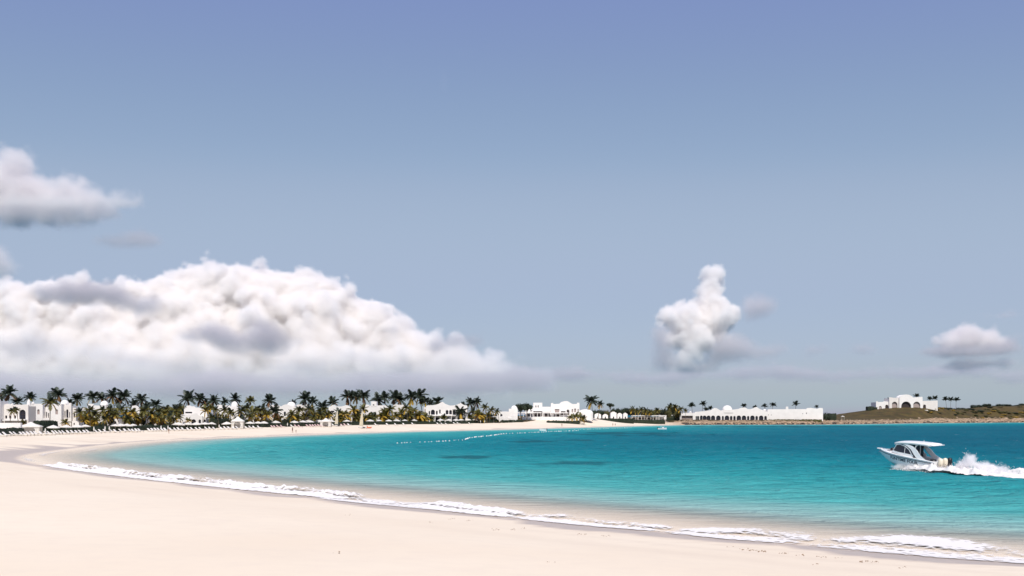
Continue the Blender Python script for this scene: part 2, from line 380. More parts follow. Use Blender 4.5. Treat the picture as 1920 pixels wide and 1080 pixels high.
# ------------------------------------------------------------------ water: one sheet to the horizon, its colour set by the depth over white sand
def water_material():
    m = bpy.data.materials.new('clear_sea_water'); m.use_nodes = True; t = m.node_tree; b = t.nodes['Principled BSDF']
    pos = t.nodes.new('ShaderNodeNewGeometry').outputs['Position']
    dep = attr(t, 'depth')
    big = nnoise(t, nvec(t, pos, 1, 1), .018, 4, .55)
    d2 = nmath(t, 'ADD', dep, nmath(t, 'MULTIPLY', nmath(t, 'MULTIPLY', nmath(t, 'SUBTRACT', big, .5), 2.2), nmath(t, 'MINIMUM', nmath(t, 'MULTIPLY', dep, .35), 1.0)))
    rp = t.nodes.new('ShaderNodeValToRGB'); e = rp.color_ramp.elements
    stops = [(0, (.62, .55, .50)), (.025, (.54, .54, .50)), (.07, (.29, .485, .455)), (.15, (.082, .40, .395)), (.30, (.030, .305, .325)), (.55, (.006, .212, .258)), (.8, (.002, .148, .205)), (1, (.001, .112, .172))]
    e[0].position, e[0].color = stops[0][0], (*stops[0][1], 1); e[1].position, e[1].color = stops[-1][0], (*stops[-1][1], 1)
    for p, c in stops[1:-1]:
        k = e.new(p); k.color = (*c, 1)
    t.links.new(nrange(t, d2, 0, 5.2), rp.inputs[0])
    weed = attr(t, 'weed')
    col = nmix(t, nmath(t, 'MULTIPLY', weed, .6), rp.outputs[0], (.006, .06, .085))
    # scattered pale flecks: broken crests, and sun glints painted into the colour
    crest_glint = nmath(t, 'MULTIPLY', nnoise(t, nvec(t, pos, .30, 1.1), 1.1, 5, .62, .4), nrange(t, nnoise(t, pos, .05, 3), .35, .65, .9, 1.06))
    col = nmix(t, nmath(t, 'MULTIPLY', nrange(t, crest_glint, .70, .76), nrange(t, dep, .8, 2.5)), col, (.62, .66, .68))
    t.links.new(col, b.inputs['Base Color'])
    b.inputs['Roughness'].default_value = .9; b.inputs['Specular IOR Level'].default_value = 0
    p1 = nvec(t, pos, .45, 1.0)
    h = nmath(t, 'ADD', nmath(t, 'MULTIPLY', nnoise(t, p1, .55, 5, .6, .6), 1.0), nmath(t, 'MULTIPLY', nnoise(t, p1, 2.6, 4, .6, .4), .16))
    bp = t.nodes.new('ShaderNodeBump'); bp.inputs['Strength'].default_value = 1.0; bp.inputs['Distance'].default_value = 1.7
    t.links.new(h, bp.inputs['Height']); t.links.new(bp.outputs[0], b.inputs['Normal'])
    # the chop turns most facets towards the eye, so the sheet mirrors far less sky than a flat one would
    fr = t.nodes.new('ShaderNodeFresnel'); fr.inputs['IOR'].default_value = 1.33; t.links.new(bp.outputs[0], fr.inputs['Normal'])
    gl = t.nodes.new('ShaderNodeBsdfGlossy'); gl.inputs['Roughness'].default_value = .12; t.links.new(bp.outputs[0], gl.inputs['Normal'])
    mg = t.nodes.new('ShaderNodeMixShader'); t.links.new(nmath(t, 'MINIMUM', nmath(t, 'MULTIPLY', fr.outputs[0], .36), .16), mg.inputs[0])
    t.links.new(b.outputs[0], mg.inputs[1]); t.links.new(gl.outputs[0], mg.inputs[2])
    tr = t.nodes.new('ShaderNodeBsdfTransparent'); ms = t.nodes.new('ShaderNodeMixShader')
    t.links.new(nrange(t, dep, -.02, .35, 0, 1), ms.inputs[0])
    t.links.new(tr.outputs[0], ms.inputs[1]); t.links.new(mg.outputs[0], ms.inputs[2])
    t.links.new(ms.outputs[0], t.nodes['Material Output'].inputs['Surface'])
    return m
FAR = [1500, 2500, 5000, 12000, 30000, 70000]
WX = np.concatenate([[-q for q in FAR[::-1]], grid_lines([(-900, -100, 40, 1.2), (-100, 70, .5, .5), (70, 480, .6, 3.2), (480, 1200, 4, 40)]), FAR])
WY = np.concatenate([[-6000, -1500], grid_lines([(-300, 30, 30, 1), (30, 220, .42, .9), (220, 900, 1, 3.4), (900, 1260, 4, 20)]), FAR])
gx, gy = np.meshgrid(WX, WY)
bed, wd, _ = heights(gx, gy)
depth = -bed
def ridge(x, y, s): return 1-2*np.abs(pn(x, y, s))
fade = 1/(1+(gy/380.0)**2)
wave = .26*pn(gx*.10+.3*pn(gx*.05, gy*.05, 41), gy*.22, 31)+.17*ridge(gx*.16, gy*.42, 32)*fade+.09*pn(gx*.5, gy*1.1, 33)*fade
wave = (wave-.04)*sstep(.05, 1.4, depth)*(gy > 20)*(gy < 1100)
# beds of sea grass that show as dark streaks in mid-bay
weed = np.zeros_like(gx)
for (a, b_, c, d_) in [(1000, 828, 70, 1.6), (870, 857, 52, 2.0), (1080, 826, 40, 1.2), (1500, 799.5, 200, 1.0), (1330, 800, 80, 1.0), (1180, 813, 120, 2.6), (1120, 869, 90, 2.4)]:
    Dw = CH*F/(b_-HZ); X0 = px(a, Dw); sx = c/F*Dw; sy = d_*Dw*Dw/(CH*F)
    weed = np.maximum(weed, sstep(.45, 1.0, 1.05*np.exp(-((gx-X0)/sx/1.25)**2-((gy-Dw)/sy/1.6)**2)+1.0*fbm(gx*.11, gy*.05, 50, 4)))
weed *= sstep(.5, 1.5, depth)
water = sheet('sea_water', WX, WY, wave, water_material(), {'depth': depth, 'weed': weed})
tag(water, kind='structure')

# ------------------------------------------------------------------ surf: lumpy foam along the near shore
def foam_material(name, thr=.5):
    m = bpy.data.materials.new(name); m.use_nodes = True; t = m.node_tree; b = t.nodes['Principled BSDF']
    b.inputs['Base Color'].default_value = (.80, .765, .745, 1); b.inputs['Roughness'].default_value = .8; b.inputs['Specular IOR Level'].default_value = .2
    pos = t.nodes.new('ShaderNodeNewGeometry').outputs['Position']
    den = attr(t, 'dens')
    cx = t.nodes.new('ShaderNodeCombineXYZ'); t.links.new(attr(t, 'along'), cx.inputs[0]); t.links.new(attr(t, 'across'), cx.inputs[1])
    n1 = nmath(t, 'ADD', nmath(t, 'MULTIPLY', nnoise(t, nvec(t, cx.outputs[0], .5, 1.9), 1, 6, .68, .8), .6), nmath(t, 'MULTIPLY', nnoise(t, pos, 2.4, 6, .7, .5), .4))
    vo = t.nodes.new('ShaderNodeTexVoronoi'); vo.feature = 'DISTANCE_TO_EDGE'; vo.inputs['Scale'].default_value = 1.7; t.links.new(pos, vo.inputs['Vector'])
    lace = nrange(t, vo.outputs['Distance'], .02, .3, .22, -.12)
    v = nmath(t, 'ADD', nmath(t, 'ADD', n1, lace), nrange(t, den, 0, 1, -.62, .55))
    a = nrange(t, v, .40, .74, 0, .97, True)
    tr = t.nodes.new('ShaderNodeBsdfTransparent'); ms = t.nodes.new('ShaderNodeMixShader')
    t.links.new(a, ms.inputs[0]); t.links.new(tr.outputs[0], ms.inputs[1]); t.links.new(b.outputs[0], ms.inputs[2])
    t.links.new(ms.outputs[0], t.nodes['Material Output'].inputs['Surface'])
    return m
FOAM = foam_material('sea_foam')
def ribbon(name, line, wl, ws, dens, lump, nt=26, step=.3):
    """a foam sheet along LINE: wl metres landward, ws seaward (functions of arc length), with density and lump height functions of (s, t)"""
    line = np.array(line); seg = np.linalg.norm(np.diff(line, axis=0), axis=1); S = np.concatenate([[0], np.cumsum(seg)])
    s = np.arange(0, S[-1], step); P = np.stack([np.interp(s, S, line[:, 0]), np.interp(s, S, line[:, 1])], 1)
    for _ in range(3): P[1:-1] = (P[:-2]+2*P[1:-1]+P[2:])/4
    T = np.gradient(P, axis=0); T /= np.linalg.norm(T, axis=1)[:, None]; Nn = np.stack([T[:, 1], -T[:, 0]], 1)   # seaward: the sea lies to the side of travel
    u = np.linspace(0, 1, nt)[None, :]; s2 = s[:, None]
    off = -wl(s2)+(wl(s2)+ws(s2))*u
    X = P[:, 0:1]+Nn[:, 0:1]*off; Y = P[:, 1:2]+Nn[:, 1:2]*off
    g = heights(X, Y)[0]
    lm = lump(s2, u, X, Y)*np.sin(np.pi*np.clip(u, 0, 1))**.6
    Z = np.maximum(g, 0)+.035+np.maximum(lm, 0)
    D = dens(s2, u, X, Y)
    n0, n1 = X.shape
    co = np.stack([X.ravel(), Y.ravel(), Z.ravel()], 1)
    i = (np.arange(n0-1)[:, None]*n1+np.arange(n1-1)[None, :]).ravel()
    fc = np.stack([i, i+n1, i+n1+1, i+1], 1)
    me = bpy.data.meshes.new(name); me.from_pydata(co.tolist(), [], fc.tolist()); me.update(); me.shade_smooth()
    for k, q in (('dens', D), ('along', s2+0*u), ('across', off)):
        at = me.attributes.new(k, 'FLOAT', 'POINT'); at.data.foreach_set('value', (q+0*X).astype('f4').ravel())
    me.materials.append(FOAM)
    return place(name, me)
near = SH[(SH[:, 1] > 18) & (SH[:, 1] < 160) & (SH[:, 0] < 70)]
near = near[np.argsort(near[:, 1])]            # from the open end of the shore to the corner of the bay
def arc(pa, pb, land, width, solid, lump, sd, tail=.3):
    """one tongue of surf between photo columns pa and pb: its front LAND metres up the sand, WIDTH metres of broken water behind it"""
    P = catmull([tuple(q) for q in near], 8); c = 960+P[:, 0]/P[:, 1]*F
    L = P[(c > pa) & (c < pb)]
    S = float(np.linalg.norm(np.diff(L, axis=0), axis=1).sum())
    tap = lambda s: sstep(0, min(6, S*.25), s)*sstep(S, S-min(9, S*.3), s)
    bow = lambda s: np.sin(np.pi*np.clip(s/S, 0, 1))**.7
    w0 = lambda s: land*bow(s)+.35*pn(s*.25, 0*s+sd, 62)+.12*pn(s*1.1, 0*s+sd, 63)
    w1 = lambda s: width*(.35+.65*tap(s))*(1+.55*pn(s*.12, 0*s+sd, 64)+.3*pn(s*.45, 0*s+sd, 66))
    def de(s, u, X, Y):
        front = np.exp(-((u-.16)/.16)**2)*solid
        body = (.55*solid+.1)*np.exp(-((u-.45)/.28)**2)*(1+1.1*pn(s*.22, u*1.5+sd, 65))
        d = np.maximum(front, body)+tail*(.4+pn(X*.22, Y*.22, 67+sd))*sstep(.3, .6, u)
        return np.clip(d, 0, 1.2)*sstep(0, .06, u)*sstep(1, .72, u)*tap(s)
    def lu(s, u, X, Y):
        return lump*tap(s)*np.exp(-((u-.42)/.30)**2)*(.55+.6*pn(s*.3, 0*u+sd, 69)+1.5*np.clip(fbm(X*.7, Y*.7, 70+sd, 4, .6), 0, 1)+.6*np.clip(pn(X*2.6, Y*2.6, 75), 0, 1))
    return ribbon('surf_foam', L, w0, w1, de, lu)
for lab, a in [('long white breaker in the inner part of the bay', (60, 690, .5, 6.0, 1.0, .32, 1)), ('thin tongue of foam sliding past the end of the long breaker', (560, 860, 1.3, 4.2, .80, .06, 2)),
               ('lumpy surf in the middle of the near shore', (700, 1010, .7, 5.8, .95, .22, 3)), ('bright swash front below the middle of the picture', (900, 1300, .9, 4.8, .85, .10, 4)),
               ('swash of foam before the open end of the beach', (1180, 1560, 1.2, 6.0, .80, .04, 5, .5)), ('lacy wash of spent foam at the open end of the beach', (1400, 2300, 1.9, 10, .70, .03, 6, .7))]:
    tag(arc(*a), lab, 'surf', kind='stuff')
# thin curls of foam farther out over the shallows of the bay's corner
corner = SH[(SH[:, 1] > 120) & (SH[:, 1] < 215) & (SH[:, 0] < 0)]
curl = ribbon('foam_streaks', corner, lambda s: 1.5+0*s, lambda s: 9+3*pn(s*.1, 0*s, 71), lambda s, u, X, Y: (.16+.55*np.clip(pn(u*5.0+s*.01, s*.035, 72), 0, 1)*1.3)*sstep(0, .15, u)*sstep(1, .7, u)*sstep(0, 10, s)*sstep(100, 70, s), lambda s, u, X, Y: 0*s*u)
tag(curl, 'thin streaks of foam over wet sand in the corner of the bay', 'foam', kind='stuff')

# ------------------------------------------------------------------ clouds: bodies of vapour far out over the sea
def cloud_material(name, color, density, aniso=0.0):
    m = bpy.data.materials.new(name); m.use_nodes = True; t = m.node_tree; t.nodes.clear()
    o = t.nodes.new('ShaderNodeOutputMaterial'); v = t.nodes.new('ShaderNodeVolumePrincipled')
    v.inputs['Color'].default_value = (*color, 1); v.inputs['Density'].default_value = density; v.inputs['Anisotropy'].default_value = aniso
    v.inputs['Density Attribute'].default_value = 'density'
    t.links.new(v.outputs[0], o.inputs['Volume']); return m
VAP_WHITE = cloud_material('cloud_vapour', (.994, .978, .970), .016)
VAP_SOFT = cloud_material('soft_cloud_vapour', (.968, .94, .935), .010)
VAP_SHADED = cloud_material('shade_tinted_vapour', (.80, .76, .78), .008)  # lowered albedo puts the look of shaded cloud into the colour
VAP_THIN_SHADED = cloud_material('thin_shade_tinted_vapour', (.84, .81, .83), .006)  # greyed the same way: shade given by colour

VAP_SHADE_VEIL = cloud_material('shade_veil_vapour', (.90, .87, .90), .0022)  # greyed vapour for the veils added as shading on the bank
def fuller(bl, k): return [(x, y, rx*k, ry*k, dz) for x, y, rx, ry, dz in bl]
def cloud(label, blobs, D, m, vox=60, big=(900, 170), billow=(420, 150), soft=130, fade=None, seed=0, group=None, softlow=None):
    """blobs: (photo x, photo y, radius x, radius y in photo pixels, metres nearer or farther); the union is roughened by noise into a density field"""
    if m in (VAP_SHADED, VAP_THIN_SHADED): blobs = fuller(blobs, 1.45)
    if m is VAP_SOFT: blobs = fuller(blobs, 1.28)
    k = D/F
    c0 = Vector((px(sum(b[0] for b in blobs)/len(blobs), D), D, pz(sum(b[1] for b in blobs)/len(blobs), D)))
    bm = bmesh.new()
    for (x, y, rx, ry, dz) in blobs:
        q = (D+dz)/F
        mt = Matrix.Translation(Vector((px(x, D+dz), D+dz, pz(y, D+dz)))-c0) @ Matrix.Diagonal((rx*q, max(rx, ry)*q*1.1, ry*q, 1))
        bmesh.ops.create_icosphere(bm, subdivisions=2, radius=1, matrix=mt)
    me = bpy.data.meshes.new('cloud'); bm.to_mesh(me); bm.free()
    o = place('cloud', me, None, c0)
    r = o.modifiers.new('union', 'REMESH'); r.mode = 'VOXEL'; r.voxel_size = vox*1.6
    co = np.array([v.co for v in me.vertices]); pad = big[1]+billow[1]*.6+vox
    lo = Vector(co.min(0)-pad); hi = Vector(co.max(0)+pad)
    g = bpy.data.node_groups.new('cloud_density', 'GeometryNodeTree')
    g.interface.new_socket('Geometry', in_out='INPUT', socket_type='NodeSocketGeometry'); g.interface.new_socket('Geometry', in_out='OUTPUT', socket_type='NodeSocketGeometry')
    N = g.nodes.new; L = g.links.new
    gi = N('NodeGroupInput'); go = N('NodeGroupOutput'); pos = N('GeometryNodeInputPosition').outputs[0]
    pr = N('GeometryNodeProximity'); pr.target_element = 'FACES'; L(gi.outputs[0], pr.inputs[0])
    sn = N('GeometryNodeSampleNearestSurface'); sn.data_type = 'FLOAT_VECTOR'; L(gi.outputs[0], sn.inputs['Mesh']); L(N('GeometryNodeInputNormal').outputs[0], sn.inputs['Value'])
    sub = N('ShaderNodeVectorMath'); sub.operation = 'SUBTRACT'; L(pos, sub.inputs[0]); L(pr.outputs['Position'], sub.inputs[1])
    dot = N('ShaderNodeVectorMath'); dot.operation = 'DOT_PRODUCT'; L(sub.outputs[0], dot.inputs[0]); L(sn.outputs[0], dot.inputs[1])
    def M(op, a, b=None, c=None):
        n = N('ShaderNodeMath'); n.operation = op
        for i, v in enumerate((a, b, c)):
            if v is None: continue
            if isinstance(v, (int, float)): n.inputs[i].default_value = v
            else: L(v, n.inputs[i])
        return n.outputs[0]
    def noise(scale, detail, rough, off):
        s = N('ShaderNodeVectorMath'); s.operation = 'MULTIPLY_ADD'; L(pos, s.inputs[0]); s.inputs[1].default_value = (1/scale,)*3; s.inputs[2].default_value = (off*7.1+seed*3.7, off, seed*1.3)
        n = N('ShaderNodeTexNoise'); n.inputs['Scale'].default_value = 1; n.inputs['Detail'].default_value = detail; n.inputs['Roughness'].default_value = rough; L(s.outputs[0], n.inputs['Vector'])
        return n.outputs[0]
    sd = M('MULTIPLY', M('SIGN', dot.outputs['Value']), pr.outputs['Distance'])
    b1 = M('MULTIPLY', M('SUBTRACT', noise(big[0], 4, .55, 1), .5), big[1]*3.2)
    def puffs(scale, det, off): return M('SUBTRACT', M('MULTIPLY', M('ABSOLUTE', M('SUBTRACT', noise(scale, det, .5, off), .5)), 5.0), .5)   # round bumps, creased between
    b2 = M('ADD', M('MULTIPLY', puffs(billow[0], 1.5, 5), billow[1]), M('MULTIPLY', puffs(billow[0]*.42, 2, 9), billow[1]*.48))
    v = M('SUBTRACT', M('ADD', b1, b2), sd)
    mr = N('ShaderNodeMapRange'); L(v, mr.inputs[0]); mr.inputs[1].default_value = 0; mr.inputs[2].default_value = soft
    if softlow:                                    # vapour thins out gradually towards the base
        s2 = N('ShaderNodeSeparateXYZ'); L(pos, s2.inputs[0]); ms = N('ShaderNodeMapRange'); L(s2.outputs[2], ms.inputs[0])
        ms.inputs[1].default_value = pz(softlow[0], D)-c0.z; ms.inputs[2].default_value = pz(softlow[1], D)-c0.z; ms.inputs[3].default_value = softlow[2]; ms.inputs[4].default_value = soft
        L(ms.outputs[0], mr.inputs[2])
    den = mr.outputs[0]
    if fade:
        sep = N('ShaderNodeSeparateXYZ'); L(pos, sep.inputs[0])
        mf = N('ShaderNodeMapRange'); L(sep.outputs[2], mf.inputs[0]); mf.inputs[1].default_value = pz(fade[0], D)-c0.z; mf.inputs[2].default_value = pz(fade[1], D)-c0.z
        mf.inputs[3].default_value = fade[2]; mf.inputs[4].default_value = 1
        den = M('MULTIPLY', den, mf.outputs[0])
    vc = N('GeometryNodeVolumeCube'); L(den, vc.inputs['Density']); vc.inputs['Min'].default_value = lo; vc.inputs['Max'].default_value = hi
    for i, nm in enumerate(('Resolution X', 'Resolution Y', 'Resolution Z')): vc.inputs[nm].default_value = max(8, int((hi-lo)[i]/vox))
    sm = N('GeometryNodeSetMaterial'); sm.inputs['Material'].default_value = m; L(vc.outputs[0], sm.inputs[0]); L(sm.outputs[0], go.inputs[0])
    md = o.modifiers.new('density', 'NODES'); md.node_group = g
    me.materials.append(m)
    return tag(o, label, 'cloud', group, kind='stuff')

R = random.Random(4)
TOP = [(-140, 545), (-60, 540), (0, 528), (60, 520), (150, 512), (250, 520), (300, 512), (345, 500), (385, 490), (425, 486), (465, 490), (500, 504), (560, 500), (620, 508), (650, 540), (690, 552), (730, 578), (780, 608), (840, 630), (900, 650), (980, 675), (1080, 700)]
bank = []
def slope(y, ty): return 900-8*(y-ty)                # the bank leans back: its lower parts lie nearer
for i in range(40):                                   # the body of the bank
    x = -150+i*30+R.uniform(-8, 8); ty = lerp_tab(TOP, x); h = 748-ty
    n = max(1, int(h/42))
    for j in range(n):
        r = min(46, h*.45); y = ty+10+r*.75+(750-ty-r*.8)*j/max(n, 1)
        bank.append((x+R.uniform(-12, 12), y, r*R.uniform(.9, 1.2), r*R.uniform(.85, 1.05), slope(y, ty)+R.uniform(-150, 150)))
for i in range(110):                                  # heads of cumulus along its top and shoulders
    x = R.uniform(-130, 940); ty = lerp_tab(TOP, x); r = R.uniform(11, 26)*(1 if x < 680 else .6)
    y = ty+4+r*.8+R.random()**1.6*150*(1 if x < 650 else .4)
    bank.append((x, y, r, r*.9, slope(y, ty)-R.uniform(150, 420)))
cloud('great bank of white cumulus over the villas and palms', bank, 20000, VAP_WHITE, vox=40, big=(900, 190), billow=(560, 185), soft=110, fade=(756, 630, .05), softlow=(735, 570, 750))
cloud('grey veil added as shading low in front of the thick end of the bank', [(-60, 640, 80, 40, 0), (40, 660, 90, 34, 0), (130, 650, 70, 26, 0), (230, 670, 90, 26, 0), (60, 620, 50, 18, 0), (320, 690, 90, 18, 0)], 13000, VAP_SHADE_VEIL, vox=70, big=(800, 160), billow=(500, 110), soft=650, seed=26)  # no separate cloud: a tinted body that greys the lower bank
cloud('grey veil added as shading low in front of the thin end of the bank', [(560, 690, 90, 22, 0), (660, 670, 60, 20, 0), (760, 690, 90, 22, 0), (880, 690, 80, 18, 0), (980, 700, 70, 14, 0), (830, 660, 50, 14, 0)], 13000, VAP_SHADE_VEIL, vox=70, big=(800, 160), billow=(500, 110), soft=650, seed=27)
cloud('tall white cumulus tower shaped like a thumb, alone over the sea', [(1334, 522, 26, 26, 0), (1330, 548, 32, 26, 0), (1335, 575, 40, 30, -100), (1285, 598, 46, 34, -200), (1340, 600, 46, 34, -200), (1372, 592, 18, 26, -150), (1300, 635, 42, 36, -400), (1252, 594, 28, 24, -150), (1292, 668, 30, 28, -600), (1265, 640, 28, 28, -300), (1280, 690, 24, 16, -600), (1352, 632, 26, 20, -300)],
      18000, VAP_WHITE, vox=28, big=(560, 120), billow=(360, 115), soft=90, seed=2, fade=(712, 640, .2), softlow=(700, 620, 260))
cloud('grey ragged vapour hanging under the thumb-shaped cumulus', [(1240, 640, 20, 30, 0), (1255, 680, 28, 20, 0), (1300, 690, 40, 12, 0), (1370, 650, 40, 22, 0), (1420, 575, 30, 20, 0), (1445, 570, 18, 12, 0), (1400, 668, 50, 8, 0), (1440, 655, 34, 8, 0)],
      17600, VAP_THIN_SHADED, vox=50, big=(500, 110), billow=(240, 80), soft=380, seed=3)
cloud('soft grey-white cloud high above the bank', [(10, 330, 40, 40, 0), (30, 310, 34, 30, 0), (-30, 350, 50, 50, 0), (60, 360, 50, 30, 0), (130, 365, 40, 30, 0), (125, 345, 22, 22, 0), (190, 382, 40, 24, 0), (225, 380, 34, 20, 0), (252, 385, 24, 12, 0), (100, 395, 80, 18, 0), (20, 395, 60, 20, 0)],
      9000, VAP_SOFT, vox=22, big=(360, 90), billow=(260, 95), soft=110, seed=4)
cloud('mauve-tinted vapour painting the shaded underside of the high cloud', [(20, 405, 60, 13, 0), (90, 408, 70, 12, 0), (170, 402, 50, 12, 0), (-40, 395, 50, 18, 0), (40, 345, 30, 14, 0)], 8800, VAP_SHADED, vox=30, big=(360, 50), billow=(150, 40), soft=260, seed=24)  # shade of the cloud's underside, made as a tinted body
cloud('small mauve wisp below the high cloud', [(220, 452, 36, 11, 0), (260, 447, 32, 14, 0), (285, 452, 18, 11, 0)], 9000, VAP_SHADED, vox=26, big=(300, 40), billow=(140, 30), soft=160, seed=5)
cloud('dark mauve cloud drifting in front of the white bank', [(110, 552, 34, 16, 0), (150, 548, 40, 20, 0), (125, 535, 20, 14, 0), (205, 552, 36, 18, 0), (215, 540, 18, 14, 0), (265, 575, 30, 18, 0), (285, 570, 18, 18, 0), (235, 583, 24, 8, 0)],
      11000, VAP_SHADED, vox=34, big=(420, 70), billow=(200, 60), soft=140, seed=6)
cloud('low grey cloud in front of the middle of the bank', [(370, 632, 30, 14, 0), (400, 625, 34, 20, 0), (440, 640, 40, 18, 0), (490, 615, 26, 18, 0), (500, 635, 34, 22, 0), (545, 640, 18, 10, 0), (520, 665, 26, 9, 0)],
      12000, VAP_SHADED, vox=40, big=(420, 80), billow=(200, 60), soft=220, seed=7)
cloud('grey cloud trailing off the low end of the bank', [(730, 618, 22, 8, 0), (755, 612, 16, 6, 0), (830, 648, 24, 12, 0), (860, 640, 26, 14, 0), (890, 640, 20, 9, 0)],
      12000, VAP_SHADED, vox=40, big=(420, 60), billow=(200, 50), soft=220, seed=8)
cloud('pale ragged cloud at the edge of the sky beside the bank', [(-10, 490, 30, 34, 0), (8, 500, 22, 24, 0)], 10000, VAP_SOFT, vox=34, big=(300, 60), billow=(160, 50), soft=140, seed=9)
cloud('flat-based cumulus over the headland', [(1785, 642, 30, 18, 0), (1815, 636, 34, 22, 0), (1850, 640, 30, 18, 0), (1875, 648, 22, 12, 0)], 19000, VAP_SOFT, vox=38, big=(460, 90), billow=(380, 130), soft=130, seed=10)
cloud('grey-tinted vapour painting the shaded base of the flat cumulus over the headland', [(1770, 659, 36, 10, 0), (1820, 660, 50, 10, 0), (1870, 656, 36, 10, 0), (1895, 640, 16, 10, 0)], 18800, VAP_SHADED, vox=50, big=(460, 60), billow=(220, 50), soft=320, seed=25)  # shade under the cumulus, made as a tinted body
for (lab, bl, sd) in [('small grey puff, first of two beyond the club house', [(1520, 657, 14, 10, 0), (1540, 655, 18, 8, 0)], 11), ('small grey puff, second of two beyond the club house', [(1602, 657, 14, 9, 0), (1622, 655, 18, 9, 0)], 12),
                      ('thin grey wisp under the flat-based cumulus', [(1840, 682, 50, 8, 0), (1880, 680, 24, 10, 0), (1790, 690, 30, 5, 0)], 13), ('grey scrap above the headland cumulus', [(1880, 588, 40, 4, 0), (1912, 632, 12, 9, 0)], 14)]:
    cloud(lab, bl, 19000, VAP_THIN_SHADED, vox=60, big=(520, 90), billow=(260, 60), soft=260, seed=sd)
WISP = cloud_material('high_wisp_vapour', (.97, .97, .98), .0007)
cloud('faint high wisp near the top of the sky', [(850, 100, 22, 12, 0), (880, 92, 30, 14, 0), (915, 84, 20, 8, 0), (700, 115, 60, 7, 0), (760, 125, 50, 6, 0)], 9000, WISP, vox=50, big=(420, 60), billow=(220, 50), soft=260, seed=40)
cloud('long low streak of grey cloud near the horizon', [(a, 700+R.uniform(-8, 14), R.uniform(40, 90), R.uniform(3, 8), 0) for a in range(880, 1960, 70)], 24000, VAP_THIN_SHADED, vox=95, big=(1100, 150), billow=(500, 90), soft=520, seed=15)
cloud('grey layer lying along the horizon under the bank', [(a, 722+R.uniform(-10, 8), R.uniform(60, 100), R.uniform(10, 20), 0) for a in range(-140, 960, 60)], 17000, VAP_THIN_SHADED, vox=110, big=(900, 160), billow=(400, 90), soft=420, seed=16, fade=(752, 715, .15))

# distance of the row of loungers for each photo column; gardens, houses and skyline palms lie behind it in turn
DL = [(-40, 208), (0, 218), (100, 243), (200, 270), (300, 295), (400, 321), (500, 354), (600, 390), (700, 422), (800, 453), (900, 494), (950, 517)]
